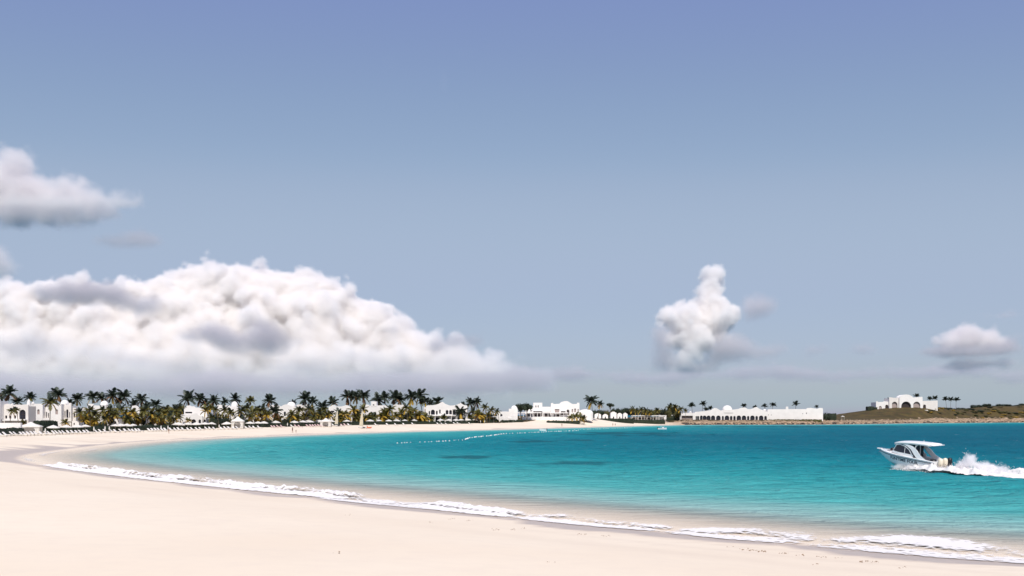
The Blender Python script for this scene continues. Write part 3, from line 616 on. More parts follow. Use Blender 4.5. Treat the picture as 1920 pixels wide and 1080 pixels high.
# ------------------------------------------------------------------ the white resort: houses with domes, curved gables and arched openings
def arch_loop(xc, z0, w, h, n=10):
    r = w/2
    if h <= r: n = 10
    pts = [(xc+r, z0), (xc+r, z0+max(h-r, .05))]
    for k in range(1, n): a = math.pi*k/n; pts.append((xc+r*math.cos(a), z0+max(h-r, .05)+min(r, h)*math.sin(a)))
    pts += [(xc-r, z0+max(h-r, .05)), (xc-r, z0)]
    return pts
def rect_loop(xc, z0, w, h): return [(xc+w/2, z0), (xc+w/2, z0+h), (xc-w/2, z0+h), (xc-w/2, z0)]
class House:
    """a house whose shapes are given by photo columns and rows at its own distance D, built as solids about its base"""
    def __init__(s, name, label, cat, pc, D, yb, group='white houses of the beach resort'):
        if pc < 900 and cat in ('villa', 'house'): D = max(D, lerp_tab(DL, pc)+34)
        s.D, s.pc, s.k = D, pc, D/F
        s.z0 = pz(yb, D); s.X0 = px(pc, D); s.yb = yb
        g = min(H1(px(pc+q, D), D) for q in (-45, -20, 0, 20, 45)); s.sink = max(min(0, g-s.z0)-.6, -6)      # walls go down into the ground
        s.root = thing(name, label, cat, (s.X0, D, s.z0), 0, group)
    def X(s, x): return (x-s.pc)*s.k
    def Z(s, y): return (s.yb-y)*s.k
    def block(s, x0, x1, yt, yb=None, depth=7.0, front=0.0, top=None, holes=(), thick=.55, m=None, name='wall', pane=None, base=True):
        m = m or STUCCO
        if s.pc < 620: depth = min(depth, 4.2)
        zb = s.sink if yb is None else s.Z(yb)
        a, b = s.X(x0), s.X(x1); zt = s.Z(yt); y = front
        out = [(a, zb), (b, zb), (b, zt)]+([(s.X(p), s.Z(q)) for p, q in reversed(top)] if top else [])+[(a, zt)]
        hl = []
        for h in holes:
            xc, y1, w, hh = h[0], h[1], h[2]*s.k, h[3]*s.k
            kind = h[4] if len(h) > 4 else 'a'
            z = max(s.Z(y1), zb+.06)
            lp = (arch_loop if kind[0] == 'a' else rect_loop)(s.X(xc), z, w, hh); hl.append(lp)
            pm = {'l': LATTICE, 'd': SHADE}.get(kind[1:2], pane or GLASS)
            n = MB(); q = (arch_loop if kind[0] == 'a' else rect_loop)(s.X(xc), z-.02, w*1.02, hh*1.02)
            n.panel(q, [], y+thick-.10, y+thick-.05)  # dark pane also stands in for shade inside open arches and arcades
            win = n.build('dark_doorway' if kind[1:2] == 'd' else 'window', pm, s.root)
            if w > 1.1 and kind[1:2] != 'l':              # glazing bars
                f = MB(); nb = 2 if w < 2.4 else 3
                for i in range(1, nb): f.box(s.X(xc)-w/2+w*i/nb-.05, s.X(xc)-w/2+w*i/nb+.05, y+thick-.17, y+thick-.104, z, z+hh*(.93 if i*2 == nb or nb == 3 else .8))
                f.box(s.X(xc)-w/2+.02, s.X(xc)+w/2-.02, y+thick-.175, y+thick-.106, z+hh*.5-.05, z+hh*.5+.05)
                f.build('frame', SHADE, win)
        mb = MB(); mb.panel(out, hl, y, y+thick)
        zbody = min(zt, min([zt]+[s.Z(q) for _, q in top]) if top else zt)-.25
        mb.box(a+.02, b-.02, y+thick+.004, y+depth, zb, zbody)
        if not top:                                        # parapet returns along the sides
            mb.box(a+.01, a+.35, y+thick+.004, y+depth+.02, zbody-.1, zt-.01); mb.box(b-.35, b-.01, y+thick+.004, y+depth+.02, zbody-.1, zt-.01)
        return mb.build(name, m, s.root)
    def dome(s, xc, yb, r, yt, y=3.0, drum=0, m=None):
        mb = MB(); R_ = r*s.k; h = s.Z(yt)-s.Z(yb)
        if drum: mb.lathe([(R_, -drum*s.k-.2), (R_, .0)], (s.X(xc), y, s.Z(yb)), 24)
        mb.dome((s.X(xc), y, s.Z(yb)), R_, h, 24, 8)
        return mb.build('dome', m or STUCCO, s.root, True)
    def merlon(s, xc, yb, w, h, y=.25, r=None):
        """a rounded finial on a parapet"""
        mb = MB(); W = w*s.k/2; mb.box(s.X(xc)-W, s.X(xc)+W, y-.3, y+.3, s.Z(yb)-.2, s.Z(yb)+h*s.k*.6)
        mb.dome((s.X(xc), y, s.Z(yb)+h*s.k*.6+.0), W*.95, h*s.k*.5, 10, 4)
        return mb.build('finial', STUCCO, s.root)
    def columns(s, x0, x1, n, yt, yb, y=-.8, r=.16, lintel=True):
        for i in range(n):
            x = s.X(x0)+(s.X(x1)-s.X(x0))*i/max(n-1, 1)
            mb = MB(); zb, zt = s.Z(yb), s.Z(yt)
            mb.lathe([(r*1.5, zb-.5), (r*1.5, zb+.15), (r, zb+.2), (r*.9, zt-.2), (r*1.4, zt-.12), (r*1.4, zt)], (x, y, 0), 8)
            mb.build('column', STUCCO, s.root)
        if lintel:
            mb = MB(); mb.box(s.X(x0)-.4, s.X(x1)+.4, y-.3, .02, s.Z(yt)-.005, s.Z(yt)+.45); mb.build('lintel', STUCCO, s.root)
    def slab(s, x0, x1, yt, yb, y0, y1, m=None, name='terrace'):
        mb = MB(); mb.box(s.X(x0), s.X(x1), y0, y1, s.Z(yb), s.Z(yt)); return mb.build(name, m or STUCCO, s.root)

# --- villas at the near end of the beach
h = House('villa', 'cream villa at the edge of the picture with a wide dark arch behind palms', 'villa', 24, 250, 797)
h.block(-30, 7.5, 752, None, 8, -2.0); h.merlon(3, 752, 7, 4, -1.6)
h.block(7.5, 53, 759, None, 8, 0, top=[(12, 757), (16, 757), (20, 760), (30, 758.5), (40, 759), (50, 758)],
        holes=[(11.5, 785, 4, 6, 'r'), (19, 785, 4.5, 6, 'r'), (28, 785, 4, 6, 'r'), (42, 786, 12, 18, 'a')], m=STUCCO2)
h.dome(47, 759, 3.4, 748.5, 2.0); h.merlon(22, 759.5, 4, 3)
h.slab(9, 51, 786.5, 789, -1.2, -.01, name='balcony')
h = House('villa', 'two-towered white villa with pointed niches and dome beside the hedge', 'villa', 92, 255, 799)
h.block(52.5, 66, 757, None, 8, .9, holes=[(55, 784, 1.8, 16), (59, 784, 3.4, 17), (63.8, 784, 1.8, 12)]); h.merlon(58.5, 757, 4.5, 3.4, 1.1)
h.block(66, 80, 757, None, 7, 0, holes=[(72, 777, 4.6, 9.5, 'al')], thick=.35)
h.block(80, 95, 763, None, 6, 1.6, holes=[(82, 783.5, 2.2, 11, 'r'), (85.6, 783.5, 2.2, 9, 'r'), (89.6, 783.5, 2.2, 11, 'r'), (93, 783.5, 1.6, 9, 'r')])
h.slab(80, 95, 784, 788, .2, 1.55, name='balcony')
h.block(95, 117.5, 757.5, None, 8, -.8, holes=[(108.7, 777, 5, 9.5, 'al')], thick=.35)
h.dome(83, 757, 5, 750, 3); h.dome(113.5, 757.5, 7.6, 749.6, 2.6)
h.block(117.6, 131, 757, None, 7, .8, top=[(121, 757), (121.2, 759), (126, 759), (126.2, 755.5), (131, 755.5)], holes=[(119.4, 783.5, 1.8, 13, 'r'), (123.7, 783.5, 4, 16, 'a'), (128, 783.5, 1.6, 11, 'r')], m=STUCCO2)
h.block(131.1, 137, 764.5, None, 6, 1.8, holes=[(134, 783, 3, 8, 'r')], m=STUCCO2)
h = House('garden_wall', 'low whitewashed garden wall beside the marquee tent', 'wall', 16, 237, 803, group=None)
h.block(-30, 38.5, 793, None, .8, 0)
h = House('changing_hut', 'small white cube hut with rounded corners between villa and palms', 'hut', 142, 276, 801, group=None)
h.block(135, 149, 790.5, None, 3, 0, top=[(136.2, 789.3), (147.8, 789.3)], holes=[(139, 797, 2.4, 4, 'r')])
h = House('villa', 'pale scallop-topped house wall showing above low palms', 'villa', 149, 285, 798)
h.block(137.5, 160, 767, None, 8, 0, top=[(139, 764.5), (146, 766), (152, 766.5), (157, 763.5), (159.5, 763)], m=STUCCO2, holes=[(147, 779, 2.2, 4, 'r')])
h = House('villa', 'white house with one round dome rising among dense palms', 'villa', 185, 292, 798)
h.block(164, 205, 758.5, None, 9, 0, holes=[(172, 786, 4, 8), (199, 786, 4, 8)], top=[(166, 757.2), (175, 757.2), (175.4, 760), (195, 761), (196, 762.5), (203, 762.5)])
h.dome(187.5, 759.5, 7.6, 751.2, 3.2, drum=3)
h.block(208, 232, 785, None, 6, -4, holes=[(216, 797, 5, 8), (225, 797, 5, 8)])
h = House('villa', 'white house with a sloping gable half hidden by golden palms', 'villa', 257, 305, 797)
h.block(246, 270, 778, None, 8, 0, top=[(247.5, 761), (254, 760), (258, 762), (262, 768), (267, 776)])
h = House('villa', 'low arcaded white house with two arches at the long hedge', 'villa', 305, 322, 797)
h.block(270, 300, 786, None, 6, 0, holes=[(297, 796, 4.6, 7, 'r'), (283, 796, 4.6, 7, 'a')])
h.block(300, 341, 790, None, 7, .8, top=[(306, 787), (312, 782.5), (318, 778.5), (324, 779), (332, 783)], holes=[(321.3, 794.5, 9, 7.5), (310, 794.5, 2.6, 5)])
h = House('villa', 'broad two-storey white house with a dark slot window and four arches', 'villa', 368, 335, 796)
h.block(343, 386, 765, None, 8, 1.2, top=[(343.5, 763), (347, 762.5), (348, 760.5), (353, 760), (357, 762), (361, 761.5), (364, 764), (372, 764.5), (377, 762), (381, 761.5), (384, 764)], holes=[(351.5, 775, 13, 2.8, 'r')])
h.block(334, 381, 780, None, 6, -.8, top=[(340, 778), (345, 777), (364, 777), (367, 774.5), (370, 774.5), (373, 778)], holes=[(337, 793.5, 4.6, 7), (364.4, 794, 8.6, 8), (375.8, 793.5, 4.6, 7)])
h.block(381.1, 398, 782, None, 6, -.2, holes=[(384, 793.5, 4.2, 7), (389.6, 791.5, 1.2, 3, 'r'), (393, 791.5, 1.2, 3, 'r')], m=STUCCO2)
h.dome(377, 763, 3.2, 759.6, 3)
h = House('villa', 'white house with a small dome and columned porch beside the gazebo', 'villa', 424, 350, 796)
h.block(405, 429, 760, None, 8, 1.0, holes=[(410, 778, 3, 6), (417, 778, 3, 6)], top=[(408, 758.8), (414, 758.8), (414.3, 760.4)])
h.block(429.1, 446, 762, None, 8, .4, holes=[(437, 779, 4, 7)]); h.dome(435.5, 761, 6.3, 752.4, 3)
h.block(411, 433, 772, None, 5, -1.2, holes=[(415, 795, 3.4, 18, 'r'), (420.4, 795, 3.4, 18, 'r'), (426, 795, 3.4, 18, 'r'), (430.5, 795, 2.4, 18, 'r')])
h = House('villa', 'pinkish low house wall behind the row of low palms', 'villa', 476, 365, 796)
h.block(455, 498, 776, None, 7, 0, m=STUCCO2, top=[(459, 774.5), (470, 775), (480, 773), (492, 774.5)], holes=[(463, 793, 4, 7), (489, 793, 4, 7)])
h = House('villa', 'white house with a tall square window under a broad central dome', 'villa', 541, 375, 797)
h.block(503.5, 525, 762, None, 8, 1, top=[(505, 760), (511, 759), (513, 760.5), (518, 759), (523, 761)], holes=[(514, 795, 5, 8), (509, 782, 2.2, 5)])
h.block(525, 555, 763, None, 9, 0, top=[(527, 762), (531, 759.5), (536, 758)], holes=[(534, 780, 4, 8, 'r'), (534, 793, 4, 8, 'rd'), (546, 780, 3.4, 7)])
h.dome(542, 761.5, 8.4, 753, 4, drum=2)
h.block(555, 579.5, 760, None, 8, .8, top=[(557, 758.6), (563, 758), (565, 760), (572, 760), (575, 757.6), (578.5, 760)], holes=[(573.5, 778, 2, 5)], m=STUCCO2)
h = House('villa', 'white house with twin rounded gables behind the sailing boats', 'villa', 638, 402, 796)
h.block(616, 661, 764.5, None, 9, 0, top=[(617, 762.5), (621, 761.5), (623, 759.4), (627, 759.4), (630, 762), (640, 762), (645, 761), (648, 759.6), (652, 760), (655, 762), (660, 763)],
        holes=[(623.5, 772.5, 7, 2.4, 'r'), (657.5, 777.5, 3.6, 7, 'r'), (639, 791.5, 5, 6), (650, 791.5, 3.6, 6), (656, 791.5, 3, 6, 'r')])
h = House('villa', 'white house with a short square tower between tall palm crowns', 'villa', 702, 428, 795)
h.block(678, 728, 760, None, 9, 0, top=[(684, 758.6), (691, 758.6), (691.4, 760.4)], holes=[(713, 779, 3, 6), (722, 779, 3, 6), (704, 793, 10, 6, 'r')])
h.block(696, 706, 752.6, 762, 4, -.1, holes=[(700.4, 763, 3, 3.6, 'r')])
h = House('villa', 'pale house with a stepped gable between two palm groups', 'villa', 750, 442, 795)
h.block(736, 766, 762, None, 8, 0, top=[(738, 759), (744, 757.8), (748, 759.5), (756, 758.6), (763, 760)], m=STUCCO2, holes=[(744, 791, 3, 6), (757, 791, 3, 6)])
# --- the big arcaded house
h = House('arcaded_house', 'large white house with two curved gables and a row of arched loggias', 'house', 835, 458, 794)
h.block(799, 876, 761, None, 10, 0, top=[(800, 760.2), (813, 759.6), (818, 758.6), (823, 757), (826, 754.6), (829.4, 753.6), (832, 754.8), (834, 757), (838, 758.4), (843, 760.4), (850, 760.2), (856, 758.8), (861, 757), (863.5, 755.4), (866, 757), (869, 759), (875, 760.4)],
        holes=[(805, 777.5, 2.6, 7), (811.6, 777.5, 7.6, 9.4), (819, 777.5, 3.2, 7.4), (824.8, 775.5, 2.8, 7.4, 'r'), (838.2, 777, 5, 8.2), (844.7, 777, 5, 8.2), (851.3, 777, 5, 8.2), (863.8, 779.5, 8.2, 12.4), (871.3, 776.5, 2.8, 6.4, 'r'),
               (809, 792.5, 7, 10, 'r'), (820, 792.5, 7, 10, 'r'), (830, 792.5, 7, 10, 'r'), (839.5, 792.5, 6, 10, 'r'), (850, 792.5, 7, 10, 'r'), (860.5, 792.5, 7, 10, 'r'), (870, 792.5, 5.5, 10, 'r')], thick=1.1)
h.slab(805, 858, 778.4, 779.8, -1.3, -.01, name='balcony'); h.columns(806, 857, 6, 779.8, 793, -1.1, .18, False)
h.block(794, 799, 763, None, 8, 1.4, holes=[(796.5, 774, 1.4, 7, 'r')], m=STUCCO2)
# --- central restaurant on the bluff
h = House('domed_cottage', 'low white cottage with a round dome beside the leafy tree', 'cottage', 948, 548, 790)
h.block(922, 956, 772.6, None, 7, 0, holes=[(930, 781, 4, 5), (940, 781, 4, 5)], top=[(924, 771.8), (930, 772.4), (946, 771.4), (954, 771.8)]); h.block(954, 970.5, 766.4, None, 7, -.4); h.dome(964, 767, 6.2, 760.2, 3, drum=2)
h = House('restaurant', 'long white domed restaurant with dark terrace openings on the bluff', 'restaurant', 1040, 572, 783)
h.block(1000, 1017, 755, None, 9, 1.5, holes=[(1004, 764, 1.2, 4, 'r'), (1006.8, 764, 1.2, 4, 'r'), (1009.6, 764, 1.2, 4, 'r')])
h.block(985, 1000, 766, None, 8, .8, holes=[(992, 781, 10, 6, 'r')]); h.block(994, 1019, 764.2, 769, 6, .2)
h.block(998, 1019, 768.2, None, 6, .1, holes=[(1008.5, 781, 17, 10, 'rd')], thick=1.2)
h.block(1017, 1033, 762.6, None, 8, 1.2, holes=[(1025, 781, 13, 8, 'rd')], thick=1.2)
h.block(1033, 1086.5, 758, None, 10, 0, top=[(1033.2, 755.8), (1037, 755.6), (1037.6, 757.6), (1048, 757.2), (1051, 756), (1054, 753.6), (1058, 752.2), (1062, 752), (1066, 753), (1070, 755.6), (1073, 757.6), (1081.6, 757.4), (1082, 755), (1086, 755)],
        holes=[(1044.5, 774.4, 8.6, 7.4, 'rl'), (1056, 778, 9, 7, 'rd'), (1065, 778, 5, 10, 'ad'), (1073.2, 773, 2.6, 6, 'al'), (1078.3, 773, 3.4, 7.2, 'al'), (1084, 773, 2, 6.2, 'al'), (1045, 781, 12, 4.4, 'rd')])
h.dome(1061, 757, 10.5, 752.2, 6)
mb = MB(); mb.lathe([(14.5*h.k, -4), (14.5*h.k, 0)]+[(14.5*h.k*math.cos(a*math.pi/16), 7.6*h.k*math.sin(a*math.pi/16)) for a in range(1, 9)], (h.X(1099), 5, h.Z(775)), 28); mb.build('vault', STUCCO, h.root, True)
h.slab(979, 1067, 781.6, 797, -6.5, .6, name='terrace'); h.slab(995, 1019, 787.4, 790, -6.56, -6.504, LATTICE, 'window')
mb = MB()
for i in range(14): mb.box(h.X(1011.5), h.X(1015), -6.5-.32*(i+1), -6.48-.32*i, h.Z(781.6)-.19*(i+1)-2.2, h.Z(781.6)-.19*(i+1))
mb.build('stair', STUCCO2, h.root)
h.columns(968, 1014, 8, 774.5, 781.6, -2.6, .13); h.columns(1020, 1064, 7, 774.8, 781.6, -2.6, .13)
# --- cottages and canopy between the bluff and the club
for (a, w, yt, lab) in [(1121, 12, 774.5, 'small white cottage nearest the tall lone palm'), (1135, 10, 776, 'small flat-roofed white cottage behind hedge, second of five'), (1150.5, 11, 771.5, 'small white cottage with a pointed cone roof'), (1162, 9, 774, 'small white cottage next to the cone-roofed one'), (1172.5, 8, 773.6, 'slim white cottage before the thatched canopy')]:
    h = House('cottage', lab, 'cottage', a, 632, 786, 'small cottages behind the hedge')
    h.block(a-w/2, a+w/2, yt+2.6, None, 5, 0, top=[(a-w*.3, yt+1.2), (a-w*.1, yt+.2), (a+w*.12, yt+.4), (a+w*.3, yt+1.6)], holes=[(a, 785, 2.2, 4)])
h = House('beach_pavilion', 'long low canopy with white roof on posts behind slim palms', 'pavilion', 1216, 655, 787, None)
h.slab(1184, 1247, 778.6, 780.2, -2.5, 4, CANVAS, 'roof'); h.columns(1185, 1246, 12, 780.2, 787, -2.2, .13, False)
h.block(1184.5, 1246, 781.4, None, 1.5, 4.2, holes=[(1192+8.6*i, 786.6, 6.4, 4, 'rd') for i in range(7)])
h = House('small_villa', 'tiny white gabled house beside the dark palms, next to the club', 'cottage', 1267, 700, 786, None)
h.block(1240, 1276, 776.5, None, 6, 8, top=[(1243, 775.5), (1250, 774.5), (1262, 775), (1268, 772.5), (1273, 773)], holes=[(1270, 784, 2.4, 4, 'r')])
# --- beach club on the rocky point
h = House('beach_club', 'long white beach club with an arcade of dark arches and a tall dome', 'building', 1400, 694, 793.5, None)
h.block(1274.5, 1303, 774.4, None, 10, -1.0, holes=[(1288, 789, 21, 9.6, 'rl')], thick=1.6)
arches = [(a, w*1.13) for a, w in [(1305.5, 2.2), (1309, 3.4), (1315, 4.6), (1321, 6.6), (1328.6, 6.8), (1337, 6.8), (1347, 7.6), (1355.4, 3.4), (1363, 7.6), (1371, 4.2), (1377.2, 4), (1385.3, 7.6), (1395, 7.4), (1402.9, 3.8), (1410.9, 7.6), (1418.8, 4.2), (1427.2, 7.4), (1435.4, 4.4)]]
h.block(1303, 1440, 772.4, None, 11, 0, thick=.9,
        top=[(1320, 771), (1333, 769), (1336, 767), (1340, 765), (1344, 765.4), (1348, 768), (1352, 770), (1357, 768.5), (1376, 768), (1385, 766.6), (1390, 764.8), (1394, 764), (1398, 764.6), (1402, 767), (1408, 767), (1412, 766), (1415, 764), (1418.5, 763.2), (1421, 764.4), (1424, 766.6), (1430, 769)],
        holes=[(a, 789.3, w, 10.2 if w > 5 else 9.4) for a, w in arches])
h.block(1357, 1375, 768, 774, 8, -.3); h.dome(1365.8, 768.2, 9.2, 760, 4.0, drum=.5)
h.slab(1276, 1441, 789.4, 797, -4, -.004 if False else -1.004, name='terrace')
h.block(1440, 1544, 768, None, 12, 1.0, top=[(1441, 767.4), (1474, 767.2), (1474.4, 762.4), (1478.6, 762.4), (1479, 767), (1513, 767), (1514, 765.2), (1521, 764.6), (1527, 765.8), (1534, 766.4), (1538, 764.8), (1543, 765)],
        holes=[(1441.6, 778.8, 1.3, 1.5, 'r'), (1446.8, 778.8, 1.3, 1.5, 'r'), (1506, 776.4, 1.4, 1.4, 'r'), (1513, 776, 1.6, 2.2, 'r')])
h.merlon(1295, 774.4, 4, 3, 1); h.dome(1437, 769, 3, 767, 5)
# --- house on the headland
h = House('hilltop_house', 'white hilltop house with three great dark arches under a shallow dome', 'house', 1702, 848, 769.5, None)
h.block(1644.5, 1669, 753.4, None, 12, 2.4, holes=[(1652.5, 768.6, 5.6, 7.4, 'al'), (1664.8, 768.6, 6, 9.8, 'ad')], top=[(1645, 752.4), (1647.5, 752.4), (1648, 753.8), (1658, 753.4), (1660, 752)])
h.block(1668, 1685.6, 746, None, 12, .8, holes=[(1678.2, 767.6, 10.4, 14.4, 'al')], top=[(1669, 744.8), (1672, 745), (1676, 745.8)], m=STUCCO2, thick=1.4)
h.block(1685.6, 1711.6, 746, None, 13, -.8, holes=[(1698.4, 768.4, 18.6, 15.6, 'ad')], thick=1.8, top=[(1687, 743.4), (1690, 741.4), (1694, 740.1), (1698.6, 739.7), (1703, 740.1), (1707, 741.6), (1710, 743.6)])
h.dome(1698.6, 746, 13, 740, 6)
h.block(1711.6, 1730.6, 745.4, None, 12, .8, holes=[(1719.6, 767.6, 13.4, 14.6, 'al')], thick=1.4, top=[(1722, 744.6), (1726, 744.2), (1730, 743.8)])
h.block(1730.6, 1760.4, 752.4, None, 12, 2.4, holes=[(1735.6, 767.8, 5.4, 9.4, 'ad')], top=[(1733, 751.6), (1750, 751.4), (1756, 751), (1760, 751)], m=STUCCO2)
h.slab(1643, 1737, 768.6, 775, -3.2, -1.0, name='terrace')

# ------------------------------------------------------------------ palms
def frond_mesh(e0, e1, seed, m, wid=.33, n=17):
    """one feathered leaf of unit length growing along +X, from elevation e0 at its root to e1 at its tip"""
    rr = random.Random(seed); mb = MB(); P = Vector((0, 0, 0)); pts = [P.copy()]; N = 8
    for i in range(N):
        e = math.radians(e0+(e1-e0)*((i+.5)/N)**.9); P = P+Vector((math.cos(e), .03*math.sin(i+seed), math.sin(e)))/N; pts.append(P.copy())
    mb.tube(pts, [.016-.012*i/N for i in range(N+1)], 3, False)
    for i in range(n):
        t = .14+.84*i/(n-1); q = t*N; a = min(int(q), N-1); c = pts[a].lerp(pts[a+1], q-a); d = (pts[a+1]-pts[a]).normalized()
        L = wid*math.sin(math.pi*(.12+.80*t))**.7*rr.uniform(.85, 1.12)
        for sd in (-1, 1):
            side = Vector((0, sd, 0)); dirn = (side*.72+d*.62+Vector((0, 0, -1))*rr.uniform(.18, .62)).normalized()
            w = d*.042
            mb.add([c-w, c+w, c+dirn*L*.55+w*.9+Vector((0, 0, .012)), c+dirn*L, c+dirn*L*.55-w*.9], [(0, 1, 2, 4), (4, 2, 3)])
    return mb.mesh('frond', m)
LEAVES = {'dark': LEAF_DARK, 'olive': LEAF_OLIVE, 'gold': LEAF_GOLD, 'dry': LEAF_BROWN}
POSES = {'up': (82, 35), 'high': (62, -12), 'mid': (38, -42), 'low': (5, -68), 'hang': (-35, -86)}
FROND = {(p, c): [frond_mesh(*POSES[p], 7*i+3, LEAVES[c]) for i in range(2)] for p in POSES for c in LEAVES}
def trunk_mesh(bend, seed):
    mb = MB(); pts = []; rad = []
    for i in range(11):
        t = i/10; pts.append((bend*(t*t*.7+.3*t), .02*math.sin(3*t+seed), t)); rad.append((1.35-.55*t**.5 if i else 1.75)*(1.06 if i % 2 else .96))
    # built at unit height with a radius of 0.01 of it, ring scars included
    mb.tube(pts, [r*.0155 for r in rad], 7); return mb.mesh('trunk', TRUNK, True)
BENDS = [-.16, -.07, .03, .10, .19]
TRUNKS = [trunk_mesh(b, k) for k, b in enumerate(BENDS)]
heart = MB(); heart.lathe([(.02, -.16), (.075, -.06), (.08, .06), (.035, .22), (.004, .34)], (0, 0, 0), 7)
for k in range(5): a = k*1.26; heart.lathe([(.002, -.05), (.045, -.02), (.045, .03), (.002, .06)], (.1*math.cos(a), .1*math.sin(a), -.1), 5)
HEART = heart.mesh('crown', LEAF_BROWN, True)
def palm(x, y, r, D, style, rr):
    """a palm whose crown centre stands at photo pixel (x, y), crown radius r pixels, D metres off"""
    k = D/F; X, Zc = px(x, D), pz(y+r*.25, D)
    bi = rr.randrange(5); 
    if style == 'slim': bi = rr.choice([1, 2, 3])
    h0 = max(Zc-H1(X, D), 1.2); rz = rr.choice([0, math.pi])+rr.uniform(-.5, .5)
    off = BENDS[bi]*h0; bx, by = X-off*math.cos(rz), D-off*math.sin(rz)
    zb = H1(bx, by)-.05; h = max(Zc-zb, 1.2)
    root = place('palm_tree', None, None, (bx, by, zb), (0, 0, rz))
    tr = place('trunk', TRUNKS[bi], root, (0, 0, 0), None, (h, max(h*.75, 4.5)*1.0, h))
    tr.scale = (h, min(h, 8), h)
    L = r*k*1.42
    cr = place('crown', HEART, root, (BENDS[bi]*h, .02*math.sin(3+bi)*min(h, 8), h), (rr.uniform(-.12, .12), rr.uniform(-.12, .12), 0), L)
    if style == 'sky': plan = [('up', 'dark')]*4+[('high', 'dark')]*6+[('mid', 'dark')]*6+[('low', rr.choice(['olive', 'dark', 'dry']))]*3+[('hang', rr.choice(['dry', 'gold', 'dry']))]*2
    elif style == 'fan': plan = [('up', 'olive')]*5+[('high', 'olive')]*7+[('mid', 'olive')]*7+[('low', 'dry')]*5
    elif style == 'slim': plan = [('up', 'dark')]*7+[('high', 'dark')]*8+[('mid', 'dark')]*3
    elif style == 'green': plan = [('up', 'dark')]*3+[('high', 'olive')]*5+[('mid', 'olive')]*5+[('low', 'olive')]*3+[('hang', 'gold')]*2
    else: plan = [('up', 'olive')]*3+[('high', 'olive')]*4+[('mid', rr.choice(['gold', 'olive']))]*5+[('low', 'gold')]*4+[('hang', rr.choice(['gold', 'dry']))]*2
    for i, (p, c) in enumerate(plan):
        s = rr.uniform(.8, 1.12)
        place('frond', rr.choice(FROND[(p, c)]), cr, (0, 0, .02), (rr.uniform(-.25, .25), rr.uniform(-.22, .22), i*2.39996+rr.uniform(-.3, .3)), s)
    return root
DSKY = [(0, 275), (100, 300), (200, 326), (300, 352), (400, 378), (500, 410), (600, 446), (700, 478), (800, 508), (900, 545), (1110, 600), (1200, 655), (1290, 712), (1520, 716), (1660, 868), (1760, 872), (1800, 890)]
DGAR = [(x, D+21) for x, D in DL if x >= 0]+[(1000, 545), (1060, 554), (1098, 566), (1112, 592), (1200, 644), (1260, 676)]
SKY_P = [(5, 743, 9), (17, 735, 13), (33, 752, 9), (57, 744, 10), (110, 739, 14), (145, 747, 11), (133, 756, 8), (174, 742, 12), (190, 745, 10), (211, 741, 12), (233, 742, 13), (222, 752, 9), (264, 748, 12), (250, 757, 9), (274, 761, 10), (292, 758, 11),
         (352, 746, 14), (375, 747, 11), (386, 757, 10), (401, 750, 11), (421, 753, 8), (440, 747, 10), (505, 750, 12), (549, 754, 6), (572, 746, 13), (586, 752, 10), (605, 761, 10), (624, 754, 10), (651, 742, 11), (659, 740, 9), (667, 744, 10), (680, 741, 12),
         (709, 749, 12), (720, 744, 11), (740, 744, 13), (749, 748, 11), (771, 743, 12), (786, 740, 13), (796, 751, 10), (806, 755, 8), (820, 752, 11), (868, 758, 5), (882, 755, 9), (894, 753, 9)]
FAN_P = [(469, 751, 8.5), (450, 766, 8)]
FRONT_P = [(95, 752, 14), (516, 771, 12), (864, 772, 11), (1109, 750, 11.5), (1126, 757, 6.5)]
